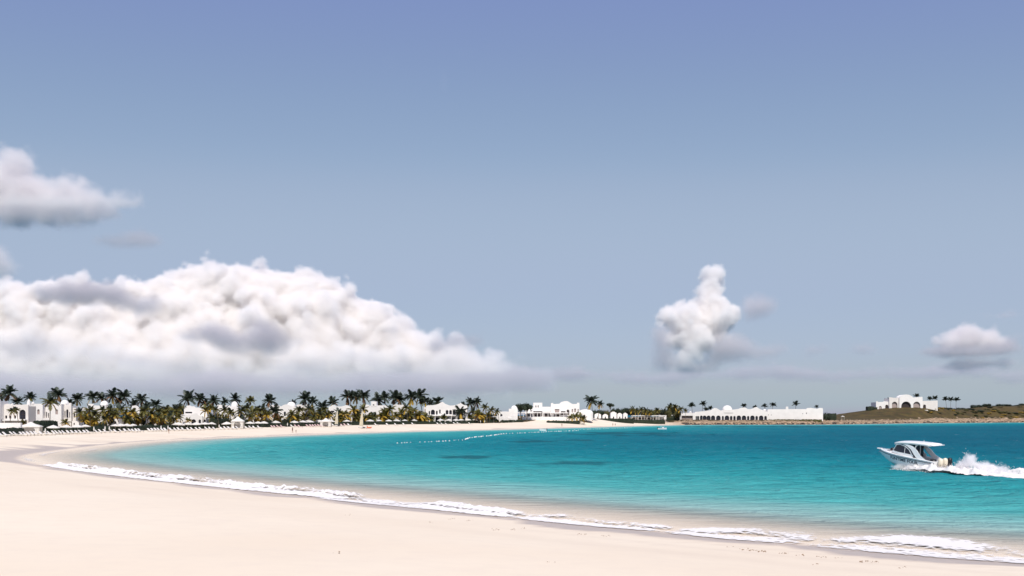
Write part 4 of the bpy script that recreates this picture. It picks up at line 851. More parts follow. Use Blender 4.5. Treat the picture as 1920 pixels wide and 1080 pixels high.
GAR_P = [(22, 770, 8, 'green'), (30, 768, 8, 'green'), (44, 792, 7, 'gold'), (123, 791, 9, 'gold'), (150, 772, 11, 'green'), (160, 780, 11, 'gold'), (168, 768, 11, 'green'), (178, 776, 12, 'green'), (192, 768, 11, 'green'), (200, 780, 11, 'gold'), (205, 768, 11, 'green'), (214, 775, 12, 'gold'), (226, 767, 12, 'green'),
         (236, 776, 12, 'gold'), (248, 772, 11, 'gold'), (258, 782, 11, 'gold'), (272, 768, 12, 'green'), (284, 774, 12, 'gold'), (296, 770, 11, 'green'), (306, 776, 11, 'gold'), (312, 766, 10, 'green'), (328, 768, 12, 'green'), (337, 764, 10, 'green'), (353, 788, 7, 'gold'), (386, 768, 10, 'gold'), (396, 764, 9, 'gold'), (405, 768, 9, 'green'), (421, 768, 11, 'green'), (432, 772, 10, 'green'),
         (452, 770, 11, 'green'), (463, 764, 10, 'green'), (474, 772, 12, 'gold'), (482, 768, 11, 'green'), (492, 766, 10, 'green'), (501, 776, 9, 'green'), (522, 782, 11, 'gold'), (547, 777, 11, 'gold'), (556, 782, 10, 'gold'), (562, 768, 11, 'green'), (570, 780, 10, 'gold'), (580, 766, 11, 'green'), (588, 776, 10, 'gold'), (600, 772, 11, 'green'), (608, 768, 10, 'green'), (620, 778, 9, 'green'), (635, 774, 10, 'green'), (645, 776, 10, 'gold'),
         (663, 768, 11, 'gold'), (671, 776, 11, 'gold'), (682, 766, 10, 'gold'), (690, 782, 10, 'gold'), (700, 780, 10, 'gold'), (716, 780, 12, 'gold'), (722, 770, 11, 'green'), (731, 766, 11, 'green'), (742, 780, 10, 'gold'), (752, 774, 11, 'gold'), (762, 764, 11, 'green'), (768, 776, 12, 'gold'), (776, 768, 10, 'gold'), (786, 778, 12, 'gold'), (797, 780, 10, 'gold'), (806, 784, 9, 'green'), (832, 782, 9, 'green'),
         (887, 772, 9, 'green'), (897, 776, 9, 'gold'), (909, 763, 8, 'green'), (921, 768, 8, 'green'), (932, 771, 7.5, 'green'), (903, 778, 8, 'gold'), (1070, 782, 8, 'gold'), (1079, 780, 9, 'gold'), (1088, 781, 8, 'gold'), (1094, 784, 7, 'green'), (1101, 772, 5, 'green'),
         (1186, 767, 7, 'green'), (1193, 770, 6, 'green'), (1202, 768, 7, 'green'), (1212, 769, 7, 'green'), (1219, 771, 6, 'green'), (1232, 769, 7, 'green'), (1244, 771, 6, 'green'), (1256, 763, 8, 'green'), (1266, 762, 8, 'green'), (1276, 766, 7, 'green'), (1285, 769, 5, 'green')]
SLIM_P = [(1297, 761, 7), (1318, 758, 7.5), (1324, 768, 5.5), (1332, 766, 5.5), (1395, 761, 5.5), (1415, 763.5, 4.5), (1434, 762, 6), (1449, 759.5, 6.5), (1492, 757.5, 7), (1531, 763, 4.5), (1718, 742.5, 6), (1743, 748, 5), (1753, 746.5, 6), (1773, 749, 6.5), (1783, 749.5, 6), (1793, 750, 6.5), (1667, 749, 4)]
rp = random.Random(77)
for x in list(range(148, 345, 12))+list(range(400, 505, 13))+list(range(545, 800, 12))+list(range(880, 930, 12)): GAR_P.append((x+rp.uniform(-5, 5), rp.uniform(777, 787), rp.uniform(8, 10.5), rp.choice(['gold', 'green', 'green'])))
SKY_P.sort(); GAR_P.sort(); SLIM_P.sort()
for i, (x, y, r) in enumerate(SKY_P):
    D = lerp_tab(DSKY, x)+rp.uniform(-5, 8)
    tag(palm(x, y, r, D, 'sky', rp), '%s tall dark-crowned coconut palm along the skyline, counting rightwards' % nth(i+1), 'palm tree', 'tall palms on the skyline')
for (x, y, r), lab in zip(FAN_P, ['round-headed fan palm standing above the low palms', 'smaller round-headed fan palm beside the columned porch house']):
    tag(palm(x, y, r, lerp_tab(DSKY, x)-18, 'fan', rp), lab, 'palm tree', 'fan palms')
for (x, y, r), lab in zip(FRONT_P, ['coconut palm with drooping golden fronds in front of the two-towered villa', 'coconut palm in front of the broad-domed house', 'coconut palm in front of the large arcaded house', 'tall lone palm with open star crown on the bluff', 'small slim palm just beyond the tall lone palm']):
    tag(palm(x, y, r, lerp_tab(DGAR, x)-1, 'sky' if x != 95 else 'green', rp), lab, 'palm tree')
for i, (x, y, r, st) in enumerate(GAR_P):
    D = lerp_tab(DGAR, x)+rp.uniform(-7, 6)
    kind = 'golden' if st == 'gold' else 'green'
    tag(palm(x, y, r*.86, D, st, rp), '%s low %s garden palm before the houses, counting rightwards' % (nth(i+1), kind), 'palm tree', 'low palms in the gardens')
for i, (x, y, r) in enumerate(SLIM_P):
    tag(palm(x, y, r*.86, lerp_tab(DSKY, x)+(14 if x < 1600 else 0), 'slim', rp), '%s small wind-swept palm behind the club and hilltop house, counting rightwards' % nth(i+1), 'palm tree', 'small palms behind the club and the hilltop house')

# ------------------------------------------------------------------ hedges, shrubs and broad-leaved trees
def leaf_shell(mb, pts, nrm, size, rr):
    for p, n in zip(pts, nrm):
        n = (Vector(n)+Vector((rr.uniform(-1, 1), rr.uniform(-1, 1), rr.uniform(-.6, 1)))*.9).normalized()
        u = n.orthogonal().normalized(); u = (Matrix.Rotation(rr.uniform(0, 6.28), 3, n) @ u); w = n.cross(u); s = size*rr.uniform(.6, 1.3)
        p = Vector(p)
        mb.add([p-u*s, p-w*s*.5, p+u*s, p+w*s*.5], [(0, 1, 2, 3)])
def hedge(label, x0, x1, yt, D, yb=None, depth=2.2, m=None, D1=None):
    """a clipped hedge between two photo columns, its top at photo row yt"""
    D1 = D1 or D; A = Vector((px(x0, D), D, 0)); B = Vector((px(x1, D1), D1, 0)); L = (B-A).length; t = (B-A)/L; nrm = Vector((t.y, -t.x, 0))
    if nrm.y > 0: nrm = -nrm
    za, zb_ = H1(A.x, A.y), H1(B.x, B.y); top = pz(yt, (D+D1)/2); c = (A+B)/2; g = min(za, zb_)
    top = max(top, g+.8)
    rr = random.Random(int(x0*7+yt)); mb = MB(); n = max(3, int(L/.9)); V = []
    o = place('hedge', None, None, (c.x, c.y, g)); 
    prof = lambda s: [(-depth/2, -.6), (-depth/2-.1, (top-g)*.55), (-depth/2+.15, (top-g)*.93), (0, (top-g)), (depth/2-.15, (top-g)*.93), (depth/2, -.6)]
    for i in range(n+1):
        p = A+t*(L*i/n)-c
        for (y, z) in prof(i): 
            j = .10; V.append((p.x-nrm.x*y+rr.uniform(-j, j), p.y-nrm.y*y+rr.uniform(-j, j), max(z, 0)*1.0+(0 if z <= 0 else rr.uniform(-.30, .22)*(1 if z > (top-g)*.8 else .4))-(0.6 if z <= 0 else 0)))
    Fc = [(i*6+k, i*6+k+1, (i+1)*6+k+1, (i+1)*6+k) for i in range(n) for k in range(5)]+[tuple(range(6)), tuple(n*6+k for k in range(5, -1, -1))]
    mb.add(V, Fc)
    pts, ns = [], []
    for _ in range(int(min(1600, L*(top-g+depth)*9))):
        s = rr.random(); k = rr.randrange(0, 4); i = int(s*n); i = min(i, n-1); a = Vector(V[i*6+k]); b = Vector(V[(i+1)*6+k+1]); q = a.lerp(b, rr.random())
        q.x += rr.uniform(-.3, .3); pts.append(q); ns.append(nrm if k < 2 else Vector((0, 0, 1)))
    leaf_shell(mb, pts, ns, .26, rr)
    bpy.data.objects.remove(o)
    o = mb.build('hedge', m or HEDGE, None, False, (c.x, c.y, g))
    return tag(o, label, 'hedge')
def dl(x, k): return lerp_tab(DL, x)+k
for lab, x0, x1, yt, k in [('dark clipped hedge block between marquee tent and two-towered villa', 66, 101, 789.5, 17), ('low dark hedge behind the marquee tent', -10, 38, 803.5, 9), ('low hedge running behind the first umbrellas', 101, 165, 801, 12),
          ('hedge behind the second umbrella group', 165, 262, 799, 12), ('long dark hedge in front of the low arcaded house', 262, 345, 797, 12),
          ('long dark hedge in front of the slot-windowed house', 345, 400, 795, 12), ('dark hedge beside the gazebo', 398, 424, 784, 16), ('hedge behind the umbrellas near the gazebo', 458, 530, 793.5, 12),
          ('dark hedge under the broad-domed house', 532, 612, 792.5, 12), ('dark hedge behind the sailing boats', 612, 700, 791, 12), ('shady hedge beneath the golden palms', 700, 800, 790.5, 12),
          ('hedge at the foot of the arcaded house', 800, 880, 790.5, 11), ('hedge beyond the arcaded house', 880, 932, 786, 20)]:
    hedge(lab, x0, x1, yt, dl(x0, k), None, 2.2, None, dl(x1, k))
for a in [('hedge below the restaurant terrace, domed-cottage side', 940, 979, 787.6, 538, None, 2, None, 548),
          ('hedge below the restaurant terrace, lone-palm side', 1026, 1085, 788.6, 552, None, 2, None, 560), ('low hedge in front of the small cottages', 1113, 1186, 784.6, 606, None, 2, None, 628), ('hedge in front of the long canopy', 1188, 1246, 787, 642, None, 1.6, None, 650),
          ('tall hedge beside the beach club wall', 1250, 1274, 779.5, 678), ('dark square hedge beside the hilltop house', 1625, 1637, 762, 848, None, 5), ('second smaller dark hedge touching the hilltop house', 1637.5, 1643.5, 763.5, 851, None, 4),
          ('olive hedge along the foot of the club wall', 1442, 1540, 786.4, 684, None, 2.0, SHRUB, 690), ('dark hedge block past the end of the club wall', 1552, 1567, 775, 716, None, 3)]:
    hedge(*a)
def clump_mesh(name, seed, m, n=520, flat=.8):
    rr = random.Random(seed); mb = MB(); P = []
    lobes = [(Vector((0, 0, .45)), .55)]+[(Vector((rr.uniform(-.55, .55), rr.uniform(-.55, .55), rr.uniform(.25, .8)*flat)), rr.uniform(.22, .42)) for _ in range(9)]
    bm = bmesh.new()
    for c, r in lobes: bmesh.ops.create_icosphere(bm, subdivisions=1, radius=r*.86, matrix=Matrix.Translation(c))
    bm.verts.ensure_lookup_table(); mb.add([v.co for v in bm.verts], [[v.index for v in f.verts] for f in bm.faces]); bm.free()
    for _ in range(n):
        c, r = rr.choice(lobes); d = Vector((rr.gauss(0, 1), rr.gauss(0, 1), rr.gauss(.25, 1))).normalized(); leaf_shell(mb, [c+d*r*rr.uniform(.85, 1.15)], [d], .085, rr)
    return mb.mesh(name, m)
CLUMP = {c: [clump_mesh('foliage', s+k*10, m) for s in range(3)] for k, (c, m) in enumerate((('dark', HEDGE), ('olive', SHRUB), ('yellow', SHRUB_Y)))}
def shrub(label, x, yt, w, h, D, c, rr, name='shrub', group=None, z=None):
    k = D/F; X = px(x, D); top = pz(yt, D); hh = h*k
    zb = max(top-hh, H1(X, D)-.3) if z is None else z
    o = place(name, rr.choice(CLUMP[c]), None, (X, D, zb), (0, 0, rr.uniform(0, 6.28)), (w*k*.62, w*k*.62, max(top-zb, .6)*1.02))
    return tag(o, label, 'shrub', group)
rs = random.Random(8); SHL = []
for x in range(148, 345, 11): SHL.append((x+rs.uniform(-4, 4), rs.uniform(778, 790), rs.uniform(13, 18), 18, lerp_tab(DGAR, x)+rs.uniform(0, 9), rs.choice(['dark', 'olive', 'olive', 'yellow'])))
for x in range(398, 800, 12): SHL.append((x+rs.uniform(-4, 4), rs.uniform(778, 787), rs.uniform(11, 17), 16, lerp_tab(DGAR, x)+rs.uniform(0, 9), rs.choice(['dark', 'dark', 'olive', 'yellow'])))
for x in range(878, 946, 10): SHL.append((x+rs.uniform(-4, 4), rs.uniform(774, 781), rs.uniform(11, 14), 12, lerp_tab(DGAR, x)+rs.uniform(12, 30), rs.choice(['dark', 'dark', 'olive'])))
for x in range(1112, 1270, 12): SHL.append((x+rs.uniform(-4, 4), rs.uniform(764.5, 770), rs.uniform(18, 26), 14, 660+rs.uniform(0, 16), rs.choice(['dark', 'dark', 'olive'])))
for x, y in [(300, 764), (318, 762), (330, 760), (342, 762), (325, 766), (600, 768)]: SHL.append((x, y, 17, 22, lerp_tab(DSKY, x)-4, 'dark'))
SHL.sort()
for i, (x, y, w, hh, D, c) in enumerate(SHL):
    shrub('%s bushy %s shrub among the garden palms, counting rightwards' % (nth(i+1), {'dark': 'dark green', 'olive': 'olive', 'yellow': 'yellowish'}[c]), x, y, w, hh, D, c, rs, group='shrubs in the gardens')
HL = []
for x, y, w in [(1548, 771.5, 13), (1775, 763, 9), (1785, 764, 9), (1797, 762.5, 12), (1806, 763, 9), (1826, 757.5, 13), (1836, 757, 10), (1847, 755, 14), (1853, 758, 12), (1862, 759, 10), (1876, 756, 14), (1884, 756, 13), (1897, 759, 16), (1906, 757.5, 12), (1918, 755, 13), (1930, 756, 18)]:
    HL.append((x, y, w))
for i, (x, y, w) in enumerate(sorted(HL)):
    D = 716 if x < 1600 else lerp_tab([(1760, 880), (1800, 900), (1850, 912), (1900, 934), (1930, 946)], x)
    shrub('%s dark rounded bush on the headland, counting rightwards' % nth(i+1), x, y+1.5, w*1.5, 9, D, 'dark', rs, group='bushes on the headland', z=H1(px(x, D), D)-.9)
for i in range(64):
    x = 1738+i*3.0+rs.uniform(-2, 2); D = rs.uniform(838, 900); X = px(x, D)
    if H1(X, D) < 3: D += 40; X = px(x, D)
    shrub('%s low scrubby tuft on the headland slope, counting rightwards' % nth(i+1), x, HZ-(H1(X, D)+rs.uniform(.5, 1.3)-CH)*F/D, rs.uniform(7, 15), 2, D, rs.choice(['olive', 'dark', 'olive', 'yellow']), rs, 'scrub', 'scrub on the headland slope', H1(X, D)-.25)
def tree(label, x, y, r, D, flat, c):
    k = D/F; X = px(x, D); z = H1(X, D); zt = pz(y-r*.7, D); zc = pz(y+r*.6, D)
    root = thing('broadleaf_tree', label, 'tree', (X, D, z))
    mb = MB(); hh = max(zc-z, .8)
    mb.tube([(0, 0, -.2), (.08, 0, hh*.5), (0, .05, hh)], [.24, .18, .13], 7)
    for a in range(5): mb.tube([(0, .05, hh*.8), (math.cos(a*1.26)*r*k*.35, math.sin(a*1.26)*r*k*.35, hh+r*k*.3), (math.cos(a*1.26)*r*k*.6, math.sin(a*1.26)*r*k*.6, hh+r*k*.55)], [.1, .07, .03], 5)
    mb.build('trunk', TRUNK, root)
    place('crown', CLUMP[c][1], root, (0, 0, hh-.1), (0, 0, 1.0), (r*k*1.05, r*k*1.05, max(zt-zc, 1)*flat))
tree('dense round dark tree beside the restaurant terrace', 976, 764, 12, 556, 1.0, 'dark'); tree('leafy dark tree touching the restaurant tower side', 988, 763, 11, 560, 1.05, 'dark')
tree('flat-topped dark tree behind the small cottages', 1144, 758.5, 8, 652, .8, 'dark')
tree('dark broad-leaved tree mass beside the windswept palms', 1262, 770, 13, 690, 1.0, 'dark')

# ------------------------------------------------------------------ beach furniture
rb = random.Random(21)
YL = [(0, 819), (60, 817), (120, 815), (180, 812.5), (250, 810.5), (350, 807.5), (450, 805), (520, 802.5), (620, 800), (700, 798.5), (800, 797), (900, 795.5), (960, 794.5)]
def seaward(x, y):
    e = 2.0; d = shore_dist(np.array([x+e, x-e, x, x]), np.array([y, y, y+e, y-e]))
    return math.atan2(-(d[2]-d[3]), -(d[0]-d[1]))
def umbrella_parts(n=8, sq=False):
    c = MB(); k = 4 if sq else n; rings = [(.03, .36), (.35, .27), (.72, .13), (1.0, 0), (1.005, -.085)]
    a0 = math.pi/4 if sq else .2
    V = []
    for (r, z) in rings:
        for i in range(k*2):
            a = a0+math.pi*i/k; rr_ = r*(1 if i % 2 == 0 else (math.cos(math.pi/k)*(1.0 if r > .9 else .97))); sag = 0 if i % 2 == 0 else -.012*r
            V.append((rr_*math.cos(a), rr_*math.sin(a), z+sag))
    K = 2*k; c.add(V, [(j*K+i, j*K+(i+1) % K, (j+1)*K+(i+1) % K, (j+1)*K+i) for j in range(4) for i in range(K)])
    c.lathe([(.03, .34), (.03, .40), (.002, .43)], (0, 0, 0), 6)
    return c.mesh('canopy', CANVAS)
CANOPY, CANOPY_SQ = umbrella_parts(), umbrella_parts(sq=True)
pm = MB(); pm.lathe([(.03, 0), (.03, 1.0)], (0, 0, 0), 6); PMESH = pm.mesh('pole', POLE)
pm = MB(); pm.lathe([(.32, 0), (.32, .07), (.1, .1), (.05, .3), (.002, .3)], (0, 0, 0), 10); BMESH_ = pm.mesh('base', POLE)
fm = MB(); fm.lathe([(.05, 0), (.09, .12), (.20, .35), (.17, .6), (.10, .85), (.05, .98), (.002, 1.0)], (0, 0, 0), 9); FOLD = fm.mesh('folded_canopy', CANVAS)
def umbrella(label, x, yc, r, yb, sq=False, group='open beach umbrellas'):
    p = hit(x, yb); D = p.y; k = D/F
    root = thing('beach_umbrella', label, 'umbrella', p, rb.uniform(0, 1), group)
    R_ = r*k; zc = pz(yc, D)-p.z-.12*R_
    zc = max(zc, 1.6)
    place('canopy', CANOPY_SQ if sq else CANOPY, root, (0, 0, zc), (rb.uniform(-.07, .07), rb.uniform(-.07, .07), 0), (R_, R_, R_*1.05))
    place('pole', PMESH, root, (0, 0, 0), None, (1, 1, zc+.3*R_)); place('base', BMESH_, root, (0, 0, -.02))
UM = [(100, 807.5, 11.5), (124, 807.5, 11), (145, 806, 11), (160, 804.5, 9.5), (216, 804, 9), (226, 803.5, 11), (238, 803.5, 10), (249, 804, 8), (335, 801.5, 12), (352, 802.5, 9), (368, 801, 9.5), (384, 801, 9), (397, 800.5, 8.5), (425, 799.8, 9.5), (440, 799.8, 8),
      (469, 799.4, 8.5), (484, 799.4, 8), (495, 799.6, 8), (517, 799, 9.5), (552, 797.4, 8), (568, 797.6, 8.5), (582, 797.4, 7.5), (599, 797.2, 9.5), (621, 796.8, 8), (650, 796.2, 8), (694, 795.6, 8), (710, 795.4, 6.5), (729, 795, 6.5), (744, 794.8, 7.5), (759, 794.6, 6), (776, 794, 7),
      (826, 793.4, 7), (841, 793.2, 7), (855, 793, 6.5), (864, 792.8, 6.5), (877, 792.6, 7), (890, 792.4, 7)]
for i, (x, y, r) in enumerate(UM): umbrella('%s open white umbrella on the sand, counting rightwards' % nth(i+1), x, y, r, lerp_tab(YL, x)-2.2)
SQ = [(579, 789.2, 8.5, 797.6), (595, 789.2, 8, 797.4), (926, 780.6, 5.5, 793.2), (941, 782, 5.5, 793.2), (954, 782.6, 6, 793), (962, 779, 5.5, 792.8)]
for i, (x, y, r, b) in enumerate(SQ): umbrella('%s tall square white umbrella, counting rightwards' % nth(i+1), x, y, r, b, True, 'tall square umbrellas')
FO = [(85, 816.5, 11), (176, 812.8, 12), (197, 811, 10), (205, 811, 9.5), (241, 803, 9), (302, 808.6, 9.5), (315, 808.6, 10), (411, 806, 8.5), (453, 805, 8), (539, 801.6, 7), (664, 797, 6), (901, 794.6, 6), (909, 794.6, 5.5)]
for i, (x, y, hgt) in enumerate(FO):
    p = hit(x, y); k = p.y/F; root = thing('folded_umbrella', '%s folded white umbrella standing on the sand, counting rightwards' % nth(i+1), 'umbrella', p, rb.uniform(0, 6), 'folded beach umbrellas')
    place('folded_canopy', FOLD, root, (0, 0, .55), None, (.95, .95, max(hgt*k*.95-.3, 1.2))); place('pole', PMESH, root, (0, 0, 0), None, (1, 1, .7)); place('base', BMESH_, root, (0, 0, -.02))
lm = MB(); lm.box(-.95, .95, -.32, .32, .26, .32)
for sx in (-.8, .8):
    for sy in (-.27, .27): lm.box(sx-.04, sx+.04, sy-.04, sy+.04, -.05, .26)
lm.add([(-.95, -.04, .30), (-.95, .04, .30), (-.62, .04, .72), (-.62, -.04, .72)], [(0, 1, 2, 3)])
LFRAME = lm.mesh('frame', POLE)
def pad(m):
    c = MB(); c.box(-.32, .98, -.34, .34, .325, .43)
    c.add([(-.32, -.34, .33), (-.32, .34, .33), (-.98, .34, .90), (-.98, -.34, .90), (-.26, -.34, .43), (-.26, .34, .43), (-.92, .34, 1.0), (-.92, -.34, 1.0)], [(0, 1, 2, 3), (4, 7, 6, 5), (0, 4, 5, 1), (2, 6, 7, 3), (1, 5, 6, 2), (0, 3, 7, 4)])
    return c.mesh('cushion', m)
LPAD = [pad(PADS[0]), pad(PADS[1])]
LO = [5, 13, 26, 33, 44, 50, 57, 64, 71, 80, 90, 96, 104, 110, 117, 123, 131, 139, 147, 154, 162, 168, 184, 191, 200, 211, 219, 229, 237, 246, 252, 258, 264, 282, 288, 294, 300, 307, 312, 322, 331, 337, 345, 355, 362, 371, 378, 389, 396, 404, 417, 424, 431, 440, 447, 464, 471, 478, 487,
      512, 517, 523, 530, 549, 556, 563, 578, 584, 589, 594, 599, 604, 609, 626, 642, 648, 655, 706, 727, 743, 758, 775, 822, 830, 838, 853, 860, 882]
for i, x in enumerate(LO):
    pink = (510 < x < 532) or (555 < x < 612) or (640 < x < 652)
    p = hit(x, lerp_tab(YL, x)+rb.uniform(-.7, .5)); a = seaward(p.x, p.y)+rb.uniform(-.15, .15)
    root = thing('sun_lounger', '%s %s sun lounger in the beach row, counting rightwards' % (nth(i+1), 'pink-cushioned' if pink else 'white-cushioned'), 'sun lounger', p, a, 'sun loungers along the beach')
    place('frame', LFRAME, root); place('cushion', LPAD[1 if pink else 0], root)
# --- marquee tent and gazebos
def pavilion(name, label, x, w, ypeak, yeave, yb, curtain, depth=None):
    p = hit(x, yb); k = p.y/F; W = w*k/2; ze = (yb-yeave)*k; zp = (yb-ypeak)*k; d = depth or W
    root = thing(name, label, name.split('_')[-1], p, -math.atan2(p.x, p.y)*.6)
    r = MB(); rings = [(1.06, ze-.18), (1.06, ze), (.72, ze+(zp-ze)*.30), (.38, ze+(zp-ze)*.55), (.16, ze+(zp-ze)*.86), (.02, zp)]
    V = [(sx*q*W, sy*q*d, z) for q, z in rings for sx, sy in ((-1, -1), (1, -1), (1, 1), (-1, 1))]
    r.add(V, [(j*4+i, j*4+(i+1) % 4, (j+1)*4+(i+1) % 4, (j+1)*4+i) for j in range(5) for i in range(4)]); r.build('roof', CANVAS, root)
    for sx in (-1, 1):
        for sy in (-1, 1):
            q = MB(); q.lathe([(.09, -.1), (.09, ze-.02)], (sx*W*.95, sy*d*.95, 0), 8); q.build('post', POLE, root)
            if curtain:
                c = MB(); n = 8; V = []
                for i in range(n+1):
                    t = i/n; xx = sx*W*(.93-.42*t); yy = sy*d*.96+.07*math.sin(i*2.2)
                    V += [(xx-sx*.12*t, yy, .05), (xx+sx*W*.06*t, yy, ze*.55), (xx-sx*W*.16*t, yy, ze-.05)]
                c.add(V, [(i*3+j, i*3+j+1, (i+1)*3+j+1, (i+1)*3+j) for i in range(n) for j in range(2)]); c.build('curtain', CANVAS, root)
    if curtain:
        c = MB(); c.box(-W*.93, W*.93, d*.93, d*.97, .02, ze-.05); c.build('back_curtain', CANVAS, root)
    return root, W, d, ze
root, W, d, ze = pavilion('marquee_tent', 'big white marquee tent with hip roof and drawn curtains near the first umbrellas', 58, 35, 791, 799.5, 812.5, True, 2.0)
pavilion('beach_gazebo', 'white gazebo with a pointed crown roof beside the columned house', 446, 22, 780.6, 789.6, 803.4, True)
pavilion('beach_gazebo', 'white curtained gazebo among the pink loungers', 611, 20, 783.8, 790, 800, True)
# --- beach catamarans with raised sails
def catamaran(label, x, yb, ytip, w, lean):
    p = hit(x, yb); k = p.y/F; hh = (yb-ytip)*k; root = thing('sailing_catamaran', label, 'sailboat', p, seaward(p.x, p.y)-.5)
    for s in (-1, 1):
        q = MB(); pts = [(-2.0, s*.95, .22), (-1.9, s*.95, .3), (0, s*.95, .28), (1.5, s*.95, .34), (2.25, s*.95, .5)]; q.tube(pts, [.12, .2, .22, .16, .03], 8); q.build('hull', HULL, root, True)
    q = MB(); q.box(-1.2, .9, -.8, .8, .46, .5); q.build('trampoline', BLACK, root)
    q = MB(); q.tube([(.5, 0, .45), (.3, 0, hh)], [.05, .035], 6); q.build('mast', STEEL, root)
    # the mainsail: a battened triangle with belly, leech rounded outward
    q = MB(); n = 9; V = []
    for i in range(n+1):
        t = i/n; z = .9+(hh-1.0)*t; wd = w*k*(1-t)**.62*1.05+.12
        for j in range(5): u = j/4; V.append((.48-.18*t-u*wd*.75*lean, .22*math.sin(math.pi*u)*(1-t)-u*wd*.62, z+.06*u))
    q.add(V, [(i*5+j, i*5+j+1, (i+1)*5+j+1, (i+1)*5+j) for i in range(n) for j in range(4)]); q.build('sail', SAIL, root, True)
    q = MB(); q.tube([(.5, 0, .85), (.48-w*k*.75*lean, -w*k*.62, .92)], .035, 6); q.build('boom', STEEL, root)
catamaran('beached catamaran with cream sail beside the white gazebo', 633, 799.5, 769.5, 7.5, .6)
catamaran('beached catamaran with cream sail standing next to the orange pedal boat', 680, 803, 769, 8, .8)
p = hit(691.5, 803.4); root = thing('pedal_boat', 'small orange pedal boat pulled up on the sand', 'pedal boat', p, .4)
for s in (-.42, .42): q = MB(); q.tube([(-1.1, s, .22), (-1.0, s, .3), (.5, s, .3), (1.0, s, .45), (1.15, s, .62)], [.1, .22, .22, .18, .05], 8); q.build('float', ORANGE, root, True)
q = MB(); q.box(-.7, .6, -.5, .5, .42, .56); q.box(-.75, -.6, -.45, .45, .56, 1.05); q.build('seat', ORANGE, root)
# --- small moored boats
def dinghy(label, x, yb, L, rz, console):
    D = CH*F/(yb-HZ); root = thing('dinghy', label, 'boat', (px(x, D), D, -.05), rz); B = L*.2
    q = MB(); V = []; st = 9
    for i in range(st+1):
        u = i/st; b = B*(1-max(0, (u-.45)/.55)**2.1)+.02; zs = .5+.28*u*u
        V += [(-L/2+L*u, -b, zs), (-L/2+L*u, -b*.75, -.1+.3*max(0, u-.6)), (-L/2+L*u, 0, -.2+.5*max(0, u-.7)), (-L/2+L*u, b*.75, -.1+.3*max(0, u-.6)), (-L/2+L*u, b, zs), (-L/2+L*u, b*.8, zs), (-L/2+L*u, b*.6, .18), (-L/2+L*u, -b*.6, .18), (-L/2+L*u, -b*.8, zs)]
    q.add(V, [(i*9+j, i*9+(j+1) % 9, (i+1)*9+(j+1) % 9, (i+1)*9+j) for i in range(st) for j in range(9)]+[tuple(range(9))]); q.build('hull', HULL, root)
    q = MB(); q.box(-L/2-.42, -L/2-.05, -.2, .2, .45, .95, .05); q.box(-L/2-.3, -L/2-.12, -.07, .07, -.3, .45); q.build('outboard_motor', BLACK, root)
    q = MB(); q.box(-L*.18, -L*.05, -B*.6, B*.6, .3, .5); q.build('seat', GREYVINYL, root)
    if console:
        q = MB(); q.box(-L*.02, L*.12, -.35, .35, .18, 1.15, .06); q.build('console', HULL, root)
        q = MB(); q.box(-L*.2, L*.16, -.7, .7, 1.95, 2.02)
        for sx in (-L*.17, L*.13):
            for sy in (-.6, .6): q.tube([(sx, sy, .3), (sx, sy, 1.96)], .03, 5)
        q.build('bimini_top', CANVAS, root)
dinghy('small white dinghy with dark outboard floating off the restaurant beach', 1018, 807.5, 2.9, 2.9, False)
dinghy('white motor dinghy with canopy anchored off the club', 1242, 805, 4.2, .3, True)
D = 745; X = px(1580, D); root = thing('lifeguard_stand', 'tiny white roofed stand on the grass past the club', 'stand', (X, D, H1(X, D)))
q = MB(); 
for sx in (-.9, .9):
    for sy in (-.9, .9): q.lathe([(.08, -.2), (.08, 2.4)], (sx, sy, 0), 6)
q.build('frame', POLE, root); q = MB(); q.lathe([(1.6, 2.4), (1.6, 2.5), (.05, 3.1), (.002, 3.1)], (0, 0, 0), 4, math.pi/4, math.pi/4+2*math.pi); q.build('roof', CANVAS, root)
# --- lines of floats marking the bathing area
fl = MB(); fl.lathe([(.002, -.16), (.11, -.12), (.16, 0), (.13, .12), (.05, .2), (.002, .21)], (0, 0, 0), 8); FLT = fl.mesh('float', FLOATM, True)
def float_line(label, pts, n, size):
    P = []
    for (x, y) in pts: D = CH*F/(y-HZ); P.append((px(x, D), D))
    P = np.array(P); S = np.concatenate([[0], np.cumsum(np.linalg.norm(np.diff(P, axis=0), axis=1))])
    s = np.linspace(0, S[-1], n); xs = np.interp(s, S, P[:, 0]); ys = np.interp(s, S, P[:, 1])
    root = thing('float_line', label, 'float line', (xs[0], ys[0], 0))
    q = MB(); q.tube([(a-xs[0], b-ys[0], -.01) for a, b in zip(xs, ys)], .012, 5); q.build('rope', POLE, root)
    for a, b in zip(xs, ys):
        if rb.random() < .08: continue
        place('float', FLT, root, (a-xs[0]+rb.uniform(-.3, .3), b-ys[0]+rb.uniform(-.3, .3), .06), None, size*rb.uniform(.8, 1.3))
float_line('widely spaced white floats on the near side of the bathing area', [(747, 831.5), (775, 830), (820, 828.5), (866, 826)], 20, .8)
float_line('closely strung white float line curving across the bay', [(873, 824.5), (880, 821.5), (895, 820), (920, 817.5), (945, 813.8), (985, 812.2), (1030, 810), (1085, 807.6)], 78, .95)
float_line('far white float line before the cottages', [(1072, 806), (1100, 805.4), (1140, 804), (1182, 802.4)], 30, .8)

